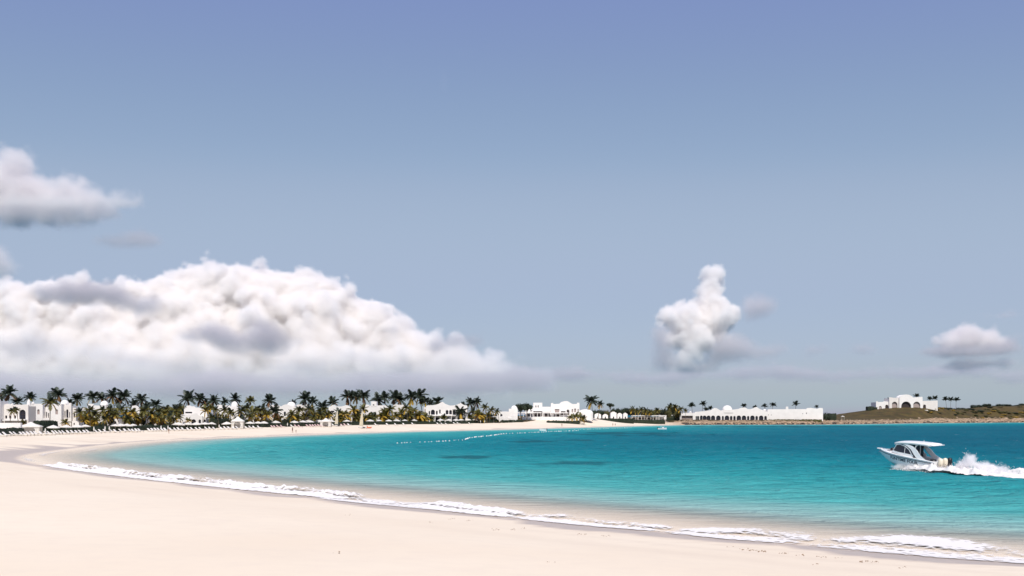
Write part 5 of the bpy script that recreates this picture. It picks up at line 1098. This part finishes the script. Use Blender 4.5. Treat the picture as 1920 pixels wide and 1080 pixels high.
# ------------------------------------------------------------------ people on the beach
def person(label, x, yb, hpx, stride, facing, cloth):
    p = hit(x, yb); k = p.y/F; Hh = hpx*k; s = Hh/1.75
    V = [(0, 0, .95), (0, 0, 1.18), (0, 0, 1.42), (0, 0, 1.52), (0, 0, 1.62), (0, 0, 1.74),
         (.09, 0, .88), (.10+stride*.1, .0+stride*.22, .48), (.10, stride*.28, .06), (.10, stride*.28+.14, .03),
         (-.09, 0, .88), (-.10, -stride*.14, .48), (-.10, -stride*.34, .07), (-.10, -stride*.34+.14, .03),
         (.19, 0, 1.40), (.24, -stride*.12, 1.12), (.24, stride*.05, .86), (-.19, 0, 1.40), (-.24, stride*.14, 1.12), (-.24, stride*.22, .88)]
    Ed = [(0, 1), (1, 2), (2, 3), (3, 4), (4, 5), (0, 6), (6, 7), (7, 8), (8, 9), (0, 10), (10, 11), (11, 12), (12, 13), (2, 14), (14, 15), (15, 16), (2, 17), (17, 18), (18, 19)]
    Rd = [.135, .125, .13, .06, .10, .085, .10, .065, .045, .04, .10, .065, .045, .04, .065, .045, .035, .065, .045, .035]
    me = bpy.data.meshes.new('person'); me.from_pydata([(a*s, b*s, c*s) for a, b, c in V], Ed, [])
    o = place('person', me, None, p, (0, 0, facing)); o.modifiers.new('skin', 'SKIN'); o.modifiers.new('sub', 'SUBSURF').levels = 1
    for i, sv in enumerate(me.skin_vertices[0].data): sv.radius = (Rd[i]*s,)*2; sv.use_root = (i == 0)
    dg = bpy.context.evaluated_depsgraph_get(); m2 = bpy.data.meshes.new_from_object(o.evaluated_get(dg)); o.modifiers.clear(); o.data = m2
    m2.materials.clear(); m2.materials.append(SKIN); m2.shade_smooth(); tag(o, label, 'person')
    q = MB(); q.lathe([(.15*s, .74*s), (.165*s, .85*s), (.15*s, 1.0*s)]+([(.145*s, 1.12*s), (.155*s, 1.36*s)] if cloth else []), (0, 0, 0), 10); q.build('shirt_and_shorts' if cloth else 'swim_shorts', DARKCLOTH, o, True)
    q = MB(); q.dome((0, -.01*s, 1.66*s), .112*s, .12*s, 10, 5); q.build('hair', BLACK, o, True)
person('person in dark clothes standing on the sand near the water', 548.5, 811.5, 10, .2, 2.6, True)
person('child in dark swimwear standing beside the adult near the water', 555, 812, 6, .1, .6, False)
person('person walking on the sand beside the folded umbrellas', 316.5, 812.6, 9, .9, 1.2, False)
person('person wading at the edge of the water below the restaurant', 1053.5, 800.2, 6, .5, .3, False)
person('first of two bathers walking at the far water edge', 1149, 799.2, 5.5, .6, .4, False)
person('second of two bathers walking at the far water edge', 1153.5, 799.2, 5.5, .5, .8, True)

# ------------------------------------------------------------------ the speedboat
BH = math.radians(117)
boat = thing('speedboat', 'white hardtop speedboat with dark hull lettering, racing bow-up through spray', 'boat', (49.0, 113.6, .03), BH)
boat.rotation_euler = (math.radians(-2), math.radians(-5.8), BH)      # bow to +x of the boat, lifted
LB = 9.0
def sheer(u): return 1.12+.30*u**1.6
def hb(u): return 1.36*(1-max(0, (u-.50)/.50)**2.3)*(1-.05*(1-u))+.015
def hull_mesh():
    q = MB(); n = 26; V = []
    for i in range(n+1):
        u = i/n; b = hb(u); zs = sheer(u); x = LB*u+.35*max(0, u-.85)/.15*0
        zc = .12+.86*max(0, (u-.45)/.55)**2.2; bc = b*(.90-.30*max(0, (u-.5)/.5)**1.5); zk = -.42+1.55*max(0, (u-.55)/.45)**2.4
        fl = zs-.40
        row = [(b, zs), (b*.985, fl), (bc*1.03, zc+.07), (bc, zc), (bc*.5, (zc+zk)/2-.03), (0, zk)]
        V += [(x, -a, z) for a, z in row]+[(x, a, z) for a, z in row[-2::-1]]
    m = 11
    q.add(V, [(i*m+j, i*m+j+1, (i+1)*m+j+1, (i+1)*m+j) for i in range(n) for j in range(m-1)]+[tuple(range(m))])
    return q
hull = hull_mesh().build('hull', HULL, boat, True)
for s in (-1, 1):                                                       # dark rubbing strake and white gunwale cap along each side
    q = MB(); pts = [(LB*i/26, s*(hb(i/26)+.012), sheer(i/26)-.17) for i in range(27)]; q.tube(pts, .036, 6); q.build('rub_rail', BLACK, boat)
    q = MB(); pts = [(LB*i/26, s*(hb(i/26)-.02), sheer(i/26)+.02) for i in range(27)]; q.tube(pts, .075, 7); q.build('gunwale', HULL, boat, True)
# decks: fore-deck with camber, side decks, cockpit sole and liner
q = MB(); V = []; n = 14
for i in range(n+1):
    u = .60+.40*i/n
    for j in range(7): t = -1+j/3; V.append((LB*u, t*(hb(u)-.01), sheer(u)+.01+.16*(1-t*t)*min(1, (1-u)*6)))
q.add(V, [(i*7+j, i*7+j+1, (i+1)*7+j+1, (i+1)*7+j) for i in range(n) for j in range(6)]); q.build('fore_deck', HULL, boat, True)
q = MB(); q.box(.25, LB*.62, -1.12, 1.12, .42, .50); q.build('cockpit_sole', GREYVINYL, boat)
for s in (-1, 1):
    q = MB(); V = []
    for i in range(15):
        u = .0+.62*i/14; V += [(LB*u, s*(hb(u)-.005), sheer(u)+.005), (LB*u, s*(hb(u)-.24), sheer(u)+.01), (LB*u, s*(hb(u)-.24), .5)]
    q.add(V, [(i*3+j, i*3+j+1, (i+1)*3+j+1, (i+1)*3+j) for i in range(14) for j in range(2)]); q.build('side_deck', HULL, boat)
q = MB(); q.box(.02, .42, -1.26, -.34, .3, 1.16); q.box(.02, .42, .34, 1.26, .3, 1.16); q.box(.03, .40, -.34, .34, .3, .82); q.build('transom', HULL, boat)
q = MB(); q.box(-.55, .01, -1.2, 1.2, .18, .30); q.build('swim_platform', HULL, boat)
# cabin: coaming, raked windscreen, side windows in white frames
def strip(name, A, B, m, parent, th=.05, off=0.0):
    """a shell between two 3-D lines of equal length"""
    q = MB(); n = len(A); V = [Vector(sleek(a)) for a in A]+[Vector(sleek(b)) for b in B]
    nr = (V[1]-V[0]).cross(V[n]-V[0]); nr = nr.normalized() if nr.length > 1e-6 else Vector((0, 1, 0))
    W = [v+nr*(off-th/2) for v in V]+[v+nr*(off+th/2) for v in V]; M = 2*n
    Fc = []
    for i in range(n-1): Fc += [(i, i+1, n+i+1, n+i), (M+i, M+n+i, M+n+i+1, M+i+1), (i, M+i, M+i+1, i+1), (n+i, n+i+1, M+n+i+1, M+n+i)]
    Fc += [(0, n, M+n, M), (n-1, M+n-1, M+2*n-1, 2*n-1)]
    q.add(W, Fc); return q.build(name, m, parent)
def sleek(p):
    """the superstructure slopes down towards the bow"""
    x, y, z = p; return (x, y, z-.06*max(0, x-1.2)*max(0, min(1, (z-1.55)/1.3)))
XF, XB = 6.55, 3.15                       # foot of the windscreen, back of the cabin
ROOFZ = 2.98
for s in (-1, 1):
    yb_, yt_ = s*1.12, s*.98
    lower = [(XB, yb_, 1.18), (4.2, yb_, 1.26), (5.4, s*1.08, 1.34), (XF, s*.86, 1.46)]
    sill = [(XB, s*1.10, 1.55), (4.2, s*1.10, 1.58), (5.4, s*1.06, 1.63), (6.35, s*.86, 1.70)]
    strip('coaming', lower, sill, HULL, boat)
    # the arched side window: two panes split by a slim post, under a sweeping arch that comes down aft
    arch = [(3.42, s*1.08, 1.62), (3.75, s*1.06, 2.12), (4.4, s*1.02, 2.54), (5.2, s*.98, 2.74), (5.75, s*.92, 2.66)]
    base = [(3.42, s*1.10, 1.57), (3.80, s*1.10, 1.57), (4.42, s*1.09, 1.60), (5.3, s*1.06, 1.63), (6.22, s*.88, 1.70)]
    w1 = strip('side_window', base[:3], arch[:3], GLASS, boat, .03); w2 = strip('side_window', base[2:], arch[2:], GLASS, boat, .03)
    q = MB(); q.tube([sleek(base[2]), sleek(arch[2])], .035, 6); q.build('window_post', HULL, boat)
    q = MB(); q.tube([sleek(a_) for a_ in [(3.36, s*1.10, 1.50)]+arch+[(6.28, s*.87, 1.72)]], .06, 7); q.build('window_frame', HULL, boat, True)
    # the broad wing pillar that sweeps from the roof down to the gunwale
    inn = [(.30, s*1.25, 1.14), (1.25, s*1.23, 1.24), (2.05, s*1.18, 1.64), (2.6, s*1.11, 2.2), (3.3, s*1.03, 2.64), (4.4, s*.98, 2.92)]
    out = [(1.95, s*1.26, 1.18), (2.5, s*1.24, 1.27), (3.0, s*1.17, 1.68), (3.42, s*1.10, 2.16), (4.15, s*1.03, 2.60), (5.2, s*.98, 2.90)]
    strip('wing_pillar', inn, out, HULL, boat, .09, s*.03)
    q = MB(); q.tube([sleek(a_) for a_ in [(3.2, s*1.06, 2.22), (2.9, s*1.04, 2.62), (2.6, s*1.02, 2.92)]], .04, 6); q.build('roof_strut', HULL, boat, True)
wsb = [(6.22, -.88, 1.70), (6.62, -.45, 1.74), (6.74, 0, 1.75), (6.62, .45, 1.74), (6.22, .88, 1.70)]
wst = [(5.72, -.90, 2.70), (5.92, -.45, 2.80), (5.98, 0, 2.83), (5.92, .45, 2.80), (5.72, .90, 2.70)]
strip('windscreen', wsb, wst, GLASS, boat, .03)
strip('windscreen_base', [(x+.25, y*1.04, 1.40) for x, y, z in wsb], wsb, HULL, boat, .05)
# hardtop: cambered, with a thick rounded edge and an overhang aft
q = MB(); n = 18; V = []
for i in range(n+1):
    u = i/n; x = 1.05+(6.25-1.05)*u; w = 1.14*(1-.30*max(0, (u-.7)/.3)**2)*(1-.04*max(0, (.15-u)/.15)); zz = sleek((x, 0, ROOFZ))[2]+.12*math.sin(math.pi*min(1, u*.9+.08))-.10*max(0, (u-.75)/.25)**2
    for j in range(9): t = -1+j/4; V.append((x, t*w, zz+.10*(1-t*t)))
    for j in range(9): t = 1-j/4; V.append((x, t*w*.97, zz-.22))
q.add(V, [(i*18+j, i*18+(j+1) % 18, (i+1)*18+(j+1) % 18, (i+1)*18+j) for i in range(n) for j in range(18)]+[tuple(range(18)), tuple(n*18+j for j in range(17, -1, -1))])
q.build('hardtop', HULL, boat, True)
q = MB(); q.box(.55, 1.1, -.95, .95, ROOFZ-.06, ROOFZ-.01); q.build('roof_lip', HULL, boat)
q = MB(); q.lathe([(.05, 0), (.05, .10), (.02, .14), (.015, .34), (.002, .35)], (2.5, .2, ROOFZ+.02), 8); q.build('antenna', FLOATM, boat)
q = MB(); q.lathe([(.10, 0), (.10, .06), (.002, .1)], (1.7, -.3, ROOFZ+.06), 10); q.build('dome_light', FLOATM, boat)
# inside the cockpit: helm, seats and bulkhead
q = MB(); q.box(4.9, 5.3, -.95, .95, .5, 1.7); q.box(4.6, 4.92, -.85, -.15, .5, 1.6); q.build('dashboard', BLACK, boat)
q = MB(); 
for y in (-.6, .55): q.box(3.7, 4.2, y-.28, y+.28, .5, 1.05); q.box(3.62, 3.78, y-.28, y+.28, 1.05, 1.75)
q.build('helm_seat', BLACK, boat)
q = MB(); q.box(3.50, 3.56, -1.0, 1.0, .5, 2.72); q.build('cabin_bulkhead', GLASS, boat)
q = MB(); q.box(3.42, 3.50, -.42, -.36, .5, 2.6); q.box(3.42, 3.50, .36, .42, .5, 2.6); q.build('door_frame', HULL, boat)
q = MB(); q.box(.45, .95, -1.05, 1.05, .5, .98); q.build('aft_seat', GREYVINYL, boat)
q = MB(); q.lathe([(.05, 0), (.34, .05), (.40, .22), (.30, .38), (.05, .42)], (.75, .55, .96), 12); q.build('fender', BLACK, boat, True)
# bow: sprit, hatch cushion and dark bundle, low rail
q = MB(); q.box(LB-.25, LB+.42, -.16, .16, sheer(1)+.02, sheer(1)+.12, .02); q.build('bow_sprit', HULL, boat)
q = MB(); q.tube([(LB+.2, 0, sheer(1)-.02), (LB+.05, 0, sheer(1)-.34), (LB+.3, 0, sheer(1)-.4)], .045, 6); q.build('anchor', STEEL, boat)
q = MB(); q.lathe([(.04, 0), (.26, .03), (.30, .2), (.22, .36), (.03, .40)], (7.05, .1, sheer(.78)+.14), 10); q.build('deck_bundle', BLACK, boat, True)
q = MB(); q.box(6.95, 7.6, -.5, .5, sheer(.8)+.10, sheer(.8)+.22, .03); q.build('hatch', GREYVINYL, boat)
for s in (-1, 1):
    q = MB(); q.tube([(LB*(.74+.26*i/8), s*(hb(.74+.26*i/8)-.10), sheer(.74+.26*i/8)+.18+.03*math.sin(i)) for i in range(9)], .018, 5)
    for i in (0, 3, 6): u = .74+.26*i/8; q.tube([(LB*u, s*(hb(u)-.10), sheer(u)), (LB*u, s*(hb(u)-.10), sheer(u)+.18)], .015, 5)
    q.build('bow_rail', STEEL, boat)
# three outboards on the transom
for y, m in ((.74, CREAM), (0, CREAM), (-.74, BLACK)):
    q = MB(); q.lathe([(.12, -.28), (.24, -.18), (.29, .10), (.28, .42), (.20, .62), (.05, .68), (.002, .68)], (-.42, y, .95), 12); q.box(-.52, -.26, y-.10, y+.10, -.2, .7)
    mo = q.build('outboard_motor', m, boat, True)
    q = MB(); q.box(-.62, -.34, y-.20, y+.20, .86, .93); q.build('cowl_band', BLACK, mo)
# the name on both sides, set on the flare of the hull
fc = bpy.data.curves.new('lettering', 'FONT'); fc.body = 'FUNTIME FOUR'; fc.size = .60; fc.extrude = .004; fc.offset = .012; fc.space_character = 1.0; fc.align_x = 'CENTER'; fc.align_y = 'CENTER'
fo = bpy.data.objects.new('lettering', fc); COL.objects.link(fo)
lme = bpy.data.meshes.new_from_object(fo.evaluated_get(bpy.context.evaluated_depsgraph_get())); bpy.data.objects.remove(fo)
co = np.empty(len(lme.vertices)*3, 'f4'); lme.vertices.foreach_get('co', co); co = co.reshape(-1, 3)
def hull_y(u, z):                      # half breadth of the topsides at height z
    b, zs = hb(u), sheer(u); zc = .12+.86*max(0, (u-.45)/.55)**2.2; bc = b*(.90-.30*max(0, (u-.5)/.5)**1.5)*1.03; fl = zs-.40
    if z > fl: return b*.985+(b-b*.985)*(z-fl)/.4
    return bc+(b*.985-bc)*np.clip((z-zc-.07)/(fl-zc-.07), 0, 1)
for s in (1, -1):
    me = lme.copy(); c2 = co.copy()
    for i, (x, y, z) in enumerate(co):
        X = 4.35-s*x*1.0; u = X/LB; zz = sheer(u)-.46+y*.8
        c2[i] = (X, s*(hull_y(u, zz)+.012+z), zz)
    me.vertices.foreach_set('co', c2.ravel()); me.update(); me.materials.clear(); me.materials.append(LETTER); place('lettering', me, boat)

# ------------------------------------------------------------------ wake and spray
SPRAY = mat('spray_water', (.86, .84, .83), .8, .2, .03, 2, trans=.3)
hd = Vector((math.cos(BH), math.sin(BH), 0)); sd_ = Vector((-math.sin(BH), math.cos(BH), 0)); stern = Vector((49.0, 113.6, 0))
def wake_pt(a, b, z): return stern-hd*a+sd_*b+Vector((0, 0, z))        # a metres astern, b metres to port
rw = np.random.default_rng(12)
# the white water itself: a heaped, broken sheet spreading astern
na, nb_ = 150, 60; V = []; DN = []
for i in range(na):
    a = -5.6+32*i/(na-1); half = 1.2+.18*max(0, a+5)+(.35 if a < 0 else .5)
    for j in range(nb_):
        t = -1+2*j/(nb_-1); b = t*half; V.append((a, b)); DN.append(t)
V = np.array(V); A_, B_ = V[:, 0], V[:, 1]; T_ = np.array(DN)
prof = .30*np.exp(-((np.abs(T_)-.72)/.22)**2)+.16*np.exp(-(T_/.5)**2)
prof = prof*(1+.8*np.exp(-((A_-3)/4)**2))*sstep(-5.6, -3.5, A_)*np.exp(-np.maximum(A_-10, 0)/22)
n1 = fbm(A_*.55, B_*.8, 91, 4, .6); n2 = np.abs(fbm(A_*1.6, B_*1.8, 95, 3, .6))
zz = np.maximum(.02, prof*(1+1.5*n1)+.22*n2*prof/.3)+.02
W = np.array([wake_pt(a, b, z) for a, b, z in zip(A_, B_, zz)])
i = (np.arange(na-1)[:, None]*nb_+np.arange(nb_-1)[None, :]).ravel(); fc_ = np.stack([i, i+1, i+nb_+1, i+nb_], 1)
me = bpy.data.meshes.new('wake_foam'); me.from_pydata(W.tolist(), [], fc_.tolist()); me.update(); me.shade_smooth()
den = (.55+.7*np.exp(-((np.abs(T_)-.75)/.25)**2)+.5*np.exp(-(A_/9)**2)+.5*n1)*sstep(1.0, .84, np.abs(T_))*sstep(-5.6, -4.6, A_)
den = np.where((A_ > 9) & (T_ > -.5) & (T_ < .55), den*.72, den)
for k, q in (('dens', np.clip(den, 0, 1.3)), ('along', A_), ('across', B_)):
    at = me.attributes.new(k, 'FLOAT', 'POINT'); at.data.foreach_set('value', q.astype('f4'))
me.materials.append(FOAM)
tag(place('wake_foam', me), 'churned white wake trailing behind the speedboat', 'wake', kind='stuff')
# thrown water: thousands of drops and clots
def drops(name, label, P, S):
    base = np.array([(1, 0, 0), (-1, 0, 0), (0, 1, 0), (0, -1, 0), (0, 0, 1), (0, 0, -1)], 'f8')
    tri = np.array([(0, 2, 4), (2, 1, 4), (1, 3, 4), (3, 0, 4), (2, 0, 5), (1, 2, 5), (3, 1, 5), (0, 3, 5)])
    n = len(P); sc_ = S[:, None, None]*(1+.5*rw.standard_normal((n, 6, 1))*.5)
    V = (P[:, None, :]+base[None]*sc_).reshape(-1, 3); Fq = (tri[None]+6*np.arange(n)[:, None, None]).reshape(-1, 3)
    me = bpy.data.meshes.new(name); me.vertices.add(len(V)); me.vertices.foreach_set('co', V.ravel()); me.loops.add(Fq.size); me.loops.foreach_set('vertex_index', Fq.ravel())
    me.polygons.add(len(Fq)); me.polygons.foreach_set('loop_start', np.arange(0, Fq.size, 3)); me.update(calc_edges=True); me.shade_smooth(); me.materials.append(SPRAY)
    return tag(place(name, me), label, 'spray', kind='stuff')
def plume(n, a0, a1, b0, b1, hfun, seed, pw=1.6):
    r = np.random.default_rng(seed); a = r.uniform(a0, a1, n); b = r.uniform(b0, b1, n)
    hmax = hfun(a, b)*(1+.55*fbm(a*.9, b*.9, seed, 4, .6)); z = np.maximum(hmax, .02)*r.random(n)**pw
    return np.array([wake_pt(x, y, q) for x, y, q in zip(a, b, z)])
P1 = plume(1500, .2, 10, -1.9, 1.9, lambda a, b: (.35+2.0*np.exp(-((a-3.6)/1.7)**2)+.85*np.exp(-((a-7.6)/2.6)**2))*np.exp(-(b/1.5)**4)*sstep(.1, 1.6, a), 201, 1.1)
P2 = plume(1600, 8, 27, -3.6, 3.6, lambda a, b: .85*np.exp(-np.maximum(a-10, 0)/16)*(.35+.65*np.exp(-((np.abs(b)-2.0)/1.1)**2)), 205, 1.4)
P3 = plume(1200, -5.4, 3.0, 1.15, 2.5, lambda a, b: .62*sstep(-5.6, -4.2, a)*np.exp(-((b-1.55)/.6)**2)+.08, 209, 1.2)
P4 = plume(500, -4.6, 1.0, -2.3, -1.15, lambda a, b: .5*np.exp(-((b+1.55)/.5)**2), 213, 1.2)
P = np.vstack([P1, P2, P3, P4])
drops('spray', 'white spray thrown up behind and beside the speedboat', P, rw.uniform(.015, .05, len(P))*np.where(rw.random(len(P)) < .1, 1.7, 1))

MIST = cloud_material('spray_mist', (.985, .975, .975), 4.5)
def mist(label, balls, vox, big, billow, soft, seed):
    """a body of fine spray: (metres astern, metres to port, height, radius) balls broken up by noise"""
    blobs = []
    for (a, b, z, r) in balls:
        q = wake_pt(a, b, z); k = F/q.y
        blobs.append((960+q.x*k, HZ-(q.z-CH)*k, r*k, r*k, q.y-113.6))
    o = cloud(label, blobs, 113.6, MIST, vox, big, billow, soft, None, seed); o.name = 'spray_mist'; o['category'] = 'spray'
rm = random.Random(5)
balls = [(2.6, 0, .55, .65), (3.2, .3, 1.0, .75), (3.6, -.2, 1.4, .65), (4.2, .4, 1.2, .75), (5.0, 0, .8, .75), (3.8, .3, 1.8, .55), (4.4, .3, 1.7, .45), (6, .3, .9, .7), (7, -.1, .75, .6), (8, .3, .7, .65), (1.8, .3, .35, .55), (6, 1, .5, .5), (7.5, 1.2, .5, .5), (9, 1, .5, .5)]
for i in range(46): a = rm.uniform(6, 27); balls.append((a, rm.choice([-1, 1])*rm.uniform(.4, 1.3+.07*a), rm.uniform(.1, .55)*math.exp(-max(a-12, 0)/22), rm.uniform(.28, .55)))
mist('fine white mist of spray hanging over the wake', balls, .11, (1.6, .30), (.7, .28), .5, 31)
balls = [(a, 1.5+.25*math.sin(a*2), .24+.14*math.sin(a*1.3+1), rm.uniform(.30, .46)) for a in np.arange(-5.3, 2.4, .33)]
mist('sheet of white spray peeling from the hull side', balls, .10, (1.0, .18), (.5, .2), .35, 33)

# ------------------------------------------------------------------ shore rocks and scraps on the sand
rk_ = random.Random(31)
def rock_pile(name, label, spots, m):
    bm = bmesh.new()
    for (X, Y, Z, s) in spots:
        r = bmesh.ops.create_icosphere(bm, subdivisions=1, radius=1, matrix=Matrix.Translation((X, Y, Z)) @ Matrix.Rotation(rk_.uniform(0, 6), 4, 'Z') @ Matrix.Diagonal((s*rk_.uniform(.8, 1.7), s*rk_.uniform(.7, 1.3), s*rk_.uniform(.45, .9), 1)))
        for v in r['verts']: v.co += Vector((rk_.uniform(-.2, .2), rk_.uniform(-.2, .2), rk_.uniform(-.15, .15)))*s
    me = bpy.data.meshes.new(name); bm.to_mesh(me); bm.free(); me.materials.append(m)
    return tag(place(name, me), label, 'rocks', kind='stuff')
line = SH[(SH[:, 0] > 108) & (SH[:, 0] < 620) & (SH[:, 1] > 600)]
def along(n, lo, hi, smin, smax):
    out = []
    for _ in range(n):
        i = rk_.randrange(len(line)-1); a = line[i]+(line[i+1]-line[i])*rk_.random(); d = line[i+1]-line[i]; d = d/np.linalg.norm(d); nn = np.array([-d[1], d[0]]); q = a+nn*rk_.uniform(lo, hi)
        out.append((q[0], q[1], 0, rk_.uniform(smin, smax)**1.0))
    xs = np.array([o[0] for o in out]); ys = np.array([o[1] for o in out]); z = np.maximum(heights(xs, ys)[0], -.25)
    return [(o[0], o[1], float(zz), o[3]) for o, zz in zip(out, z)]
rock_pile('tidal_rocks', 'dark wet rocks along the waterline of the point', along(750, -2.0, 1.6, .25, .9), ROCK_DARK)
rock_pile('shore_rocks', 'tan boulders scattered on the shore of the point', along(800, 1.0, 13, .3, 1.1), ROCK)
q = MB()
for (x, y, n) in [(634, 1038, 5), (654, 966, 3), (811, 980, 4), (848, 974, 6), (880, 977, 8), (930, 994, 8), (960, 994, 6), (986, 991, 6), (1092, 1003, 9), (1136, 1006, 8), (1033, 1056, 3), (1367, 1027, 4), (1395, 1031, 8), (1412, 1033, 14), (1430, 1035, 20), (1470, 1038, 10), (1540, 1046, 8), (1570, 1047, 6), (1620, 1054, 14), (1638, 1055, 12), (1525, 1059, 5), (1690, 1065, 4), (1500, 1042, 6)]:
    for _ in range(n):
        p = hit(x+rk_.uniform(-9, 9), y+rk_.uniform(-1.2, 1.2)); s = rk_.uniform(.02, .06); a = rk_.uniform(0, 6.28)
        u = Vector((math.cos(a), math.sin(a), .1))*s; w = Vector((-math.sin(a), math.cos(a), .2))*s*.4; c = p+Vector((0, 0, .012))
        q.add([c-u, c-w, c+u, c+w, c+Vector((0, 0, s*.5))], [(0, 1, 4), (1, 2, 4), (2, 3, 4), (3, 0, 4)])
tag(q.build('seaweed_scraps', TIMBER), 'dark scraps of dry seaweed strewn on the sand', 'seaweed', kind='stuff')
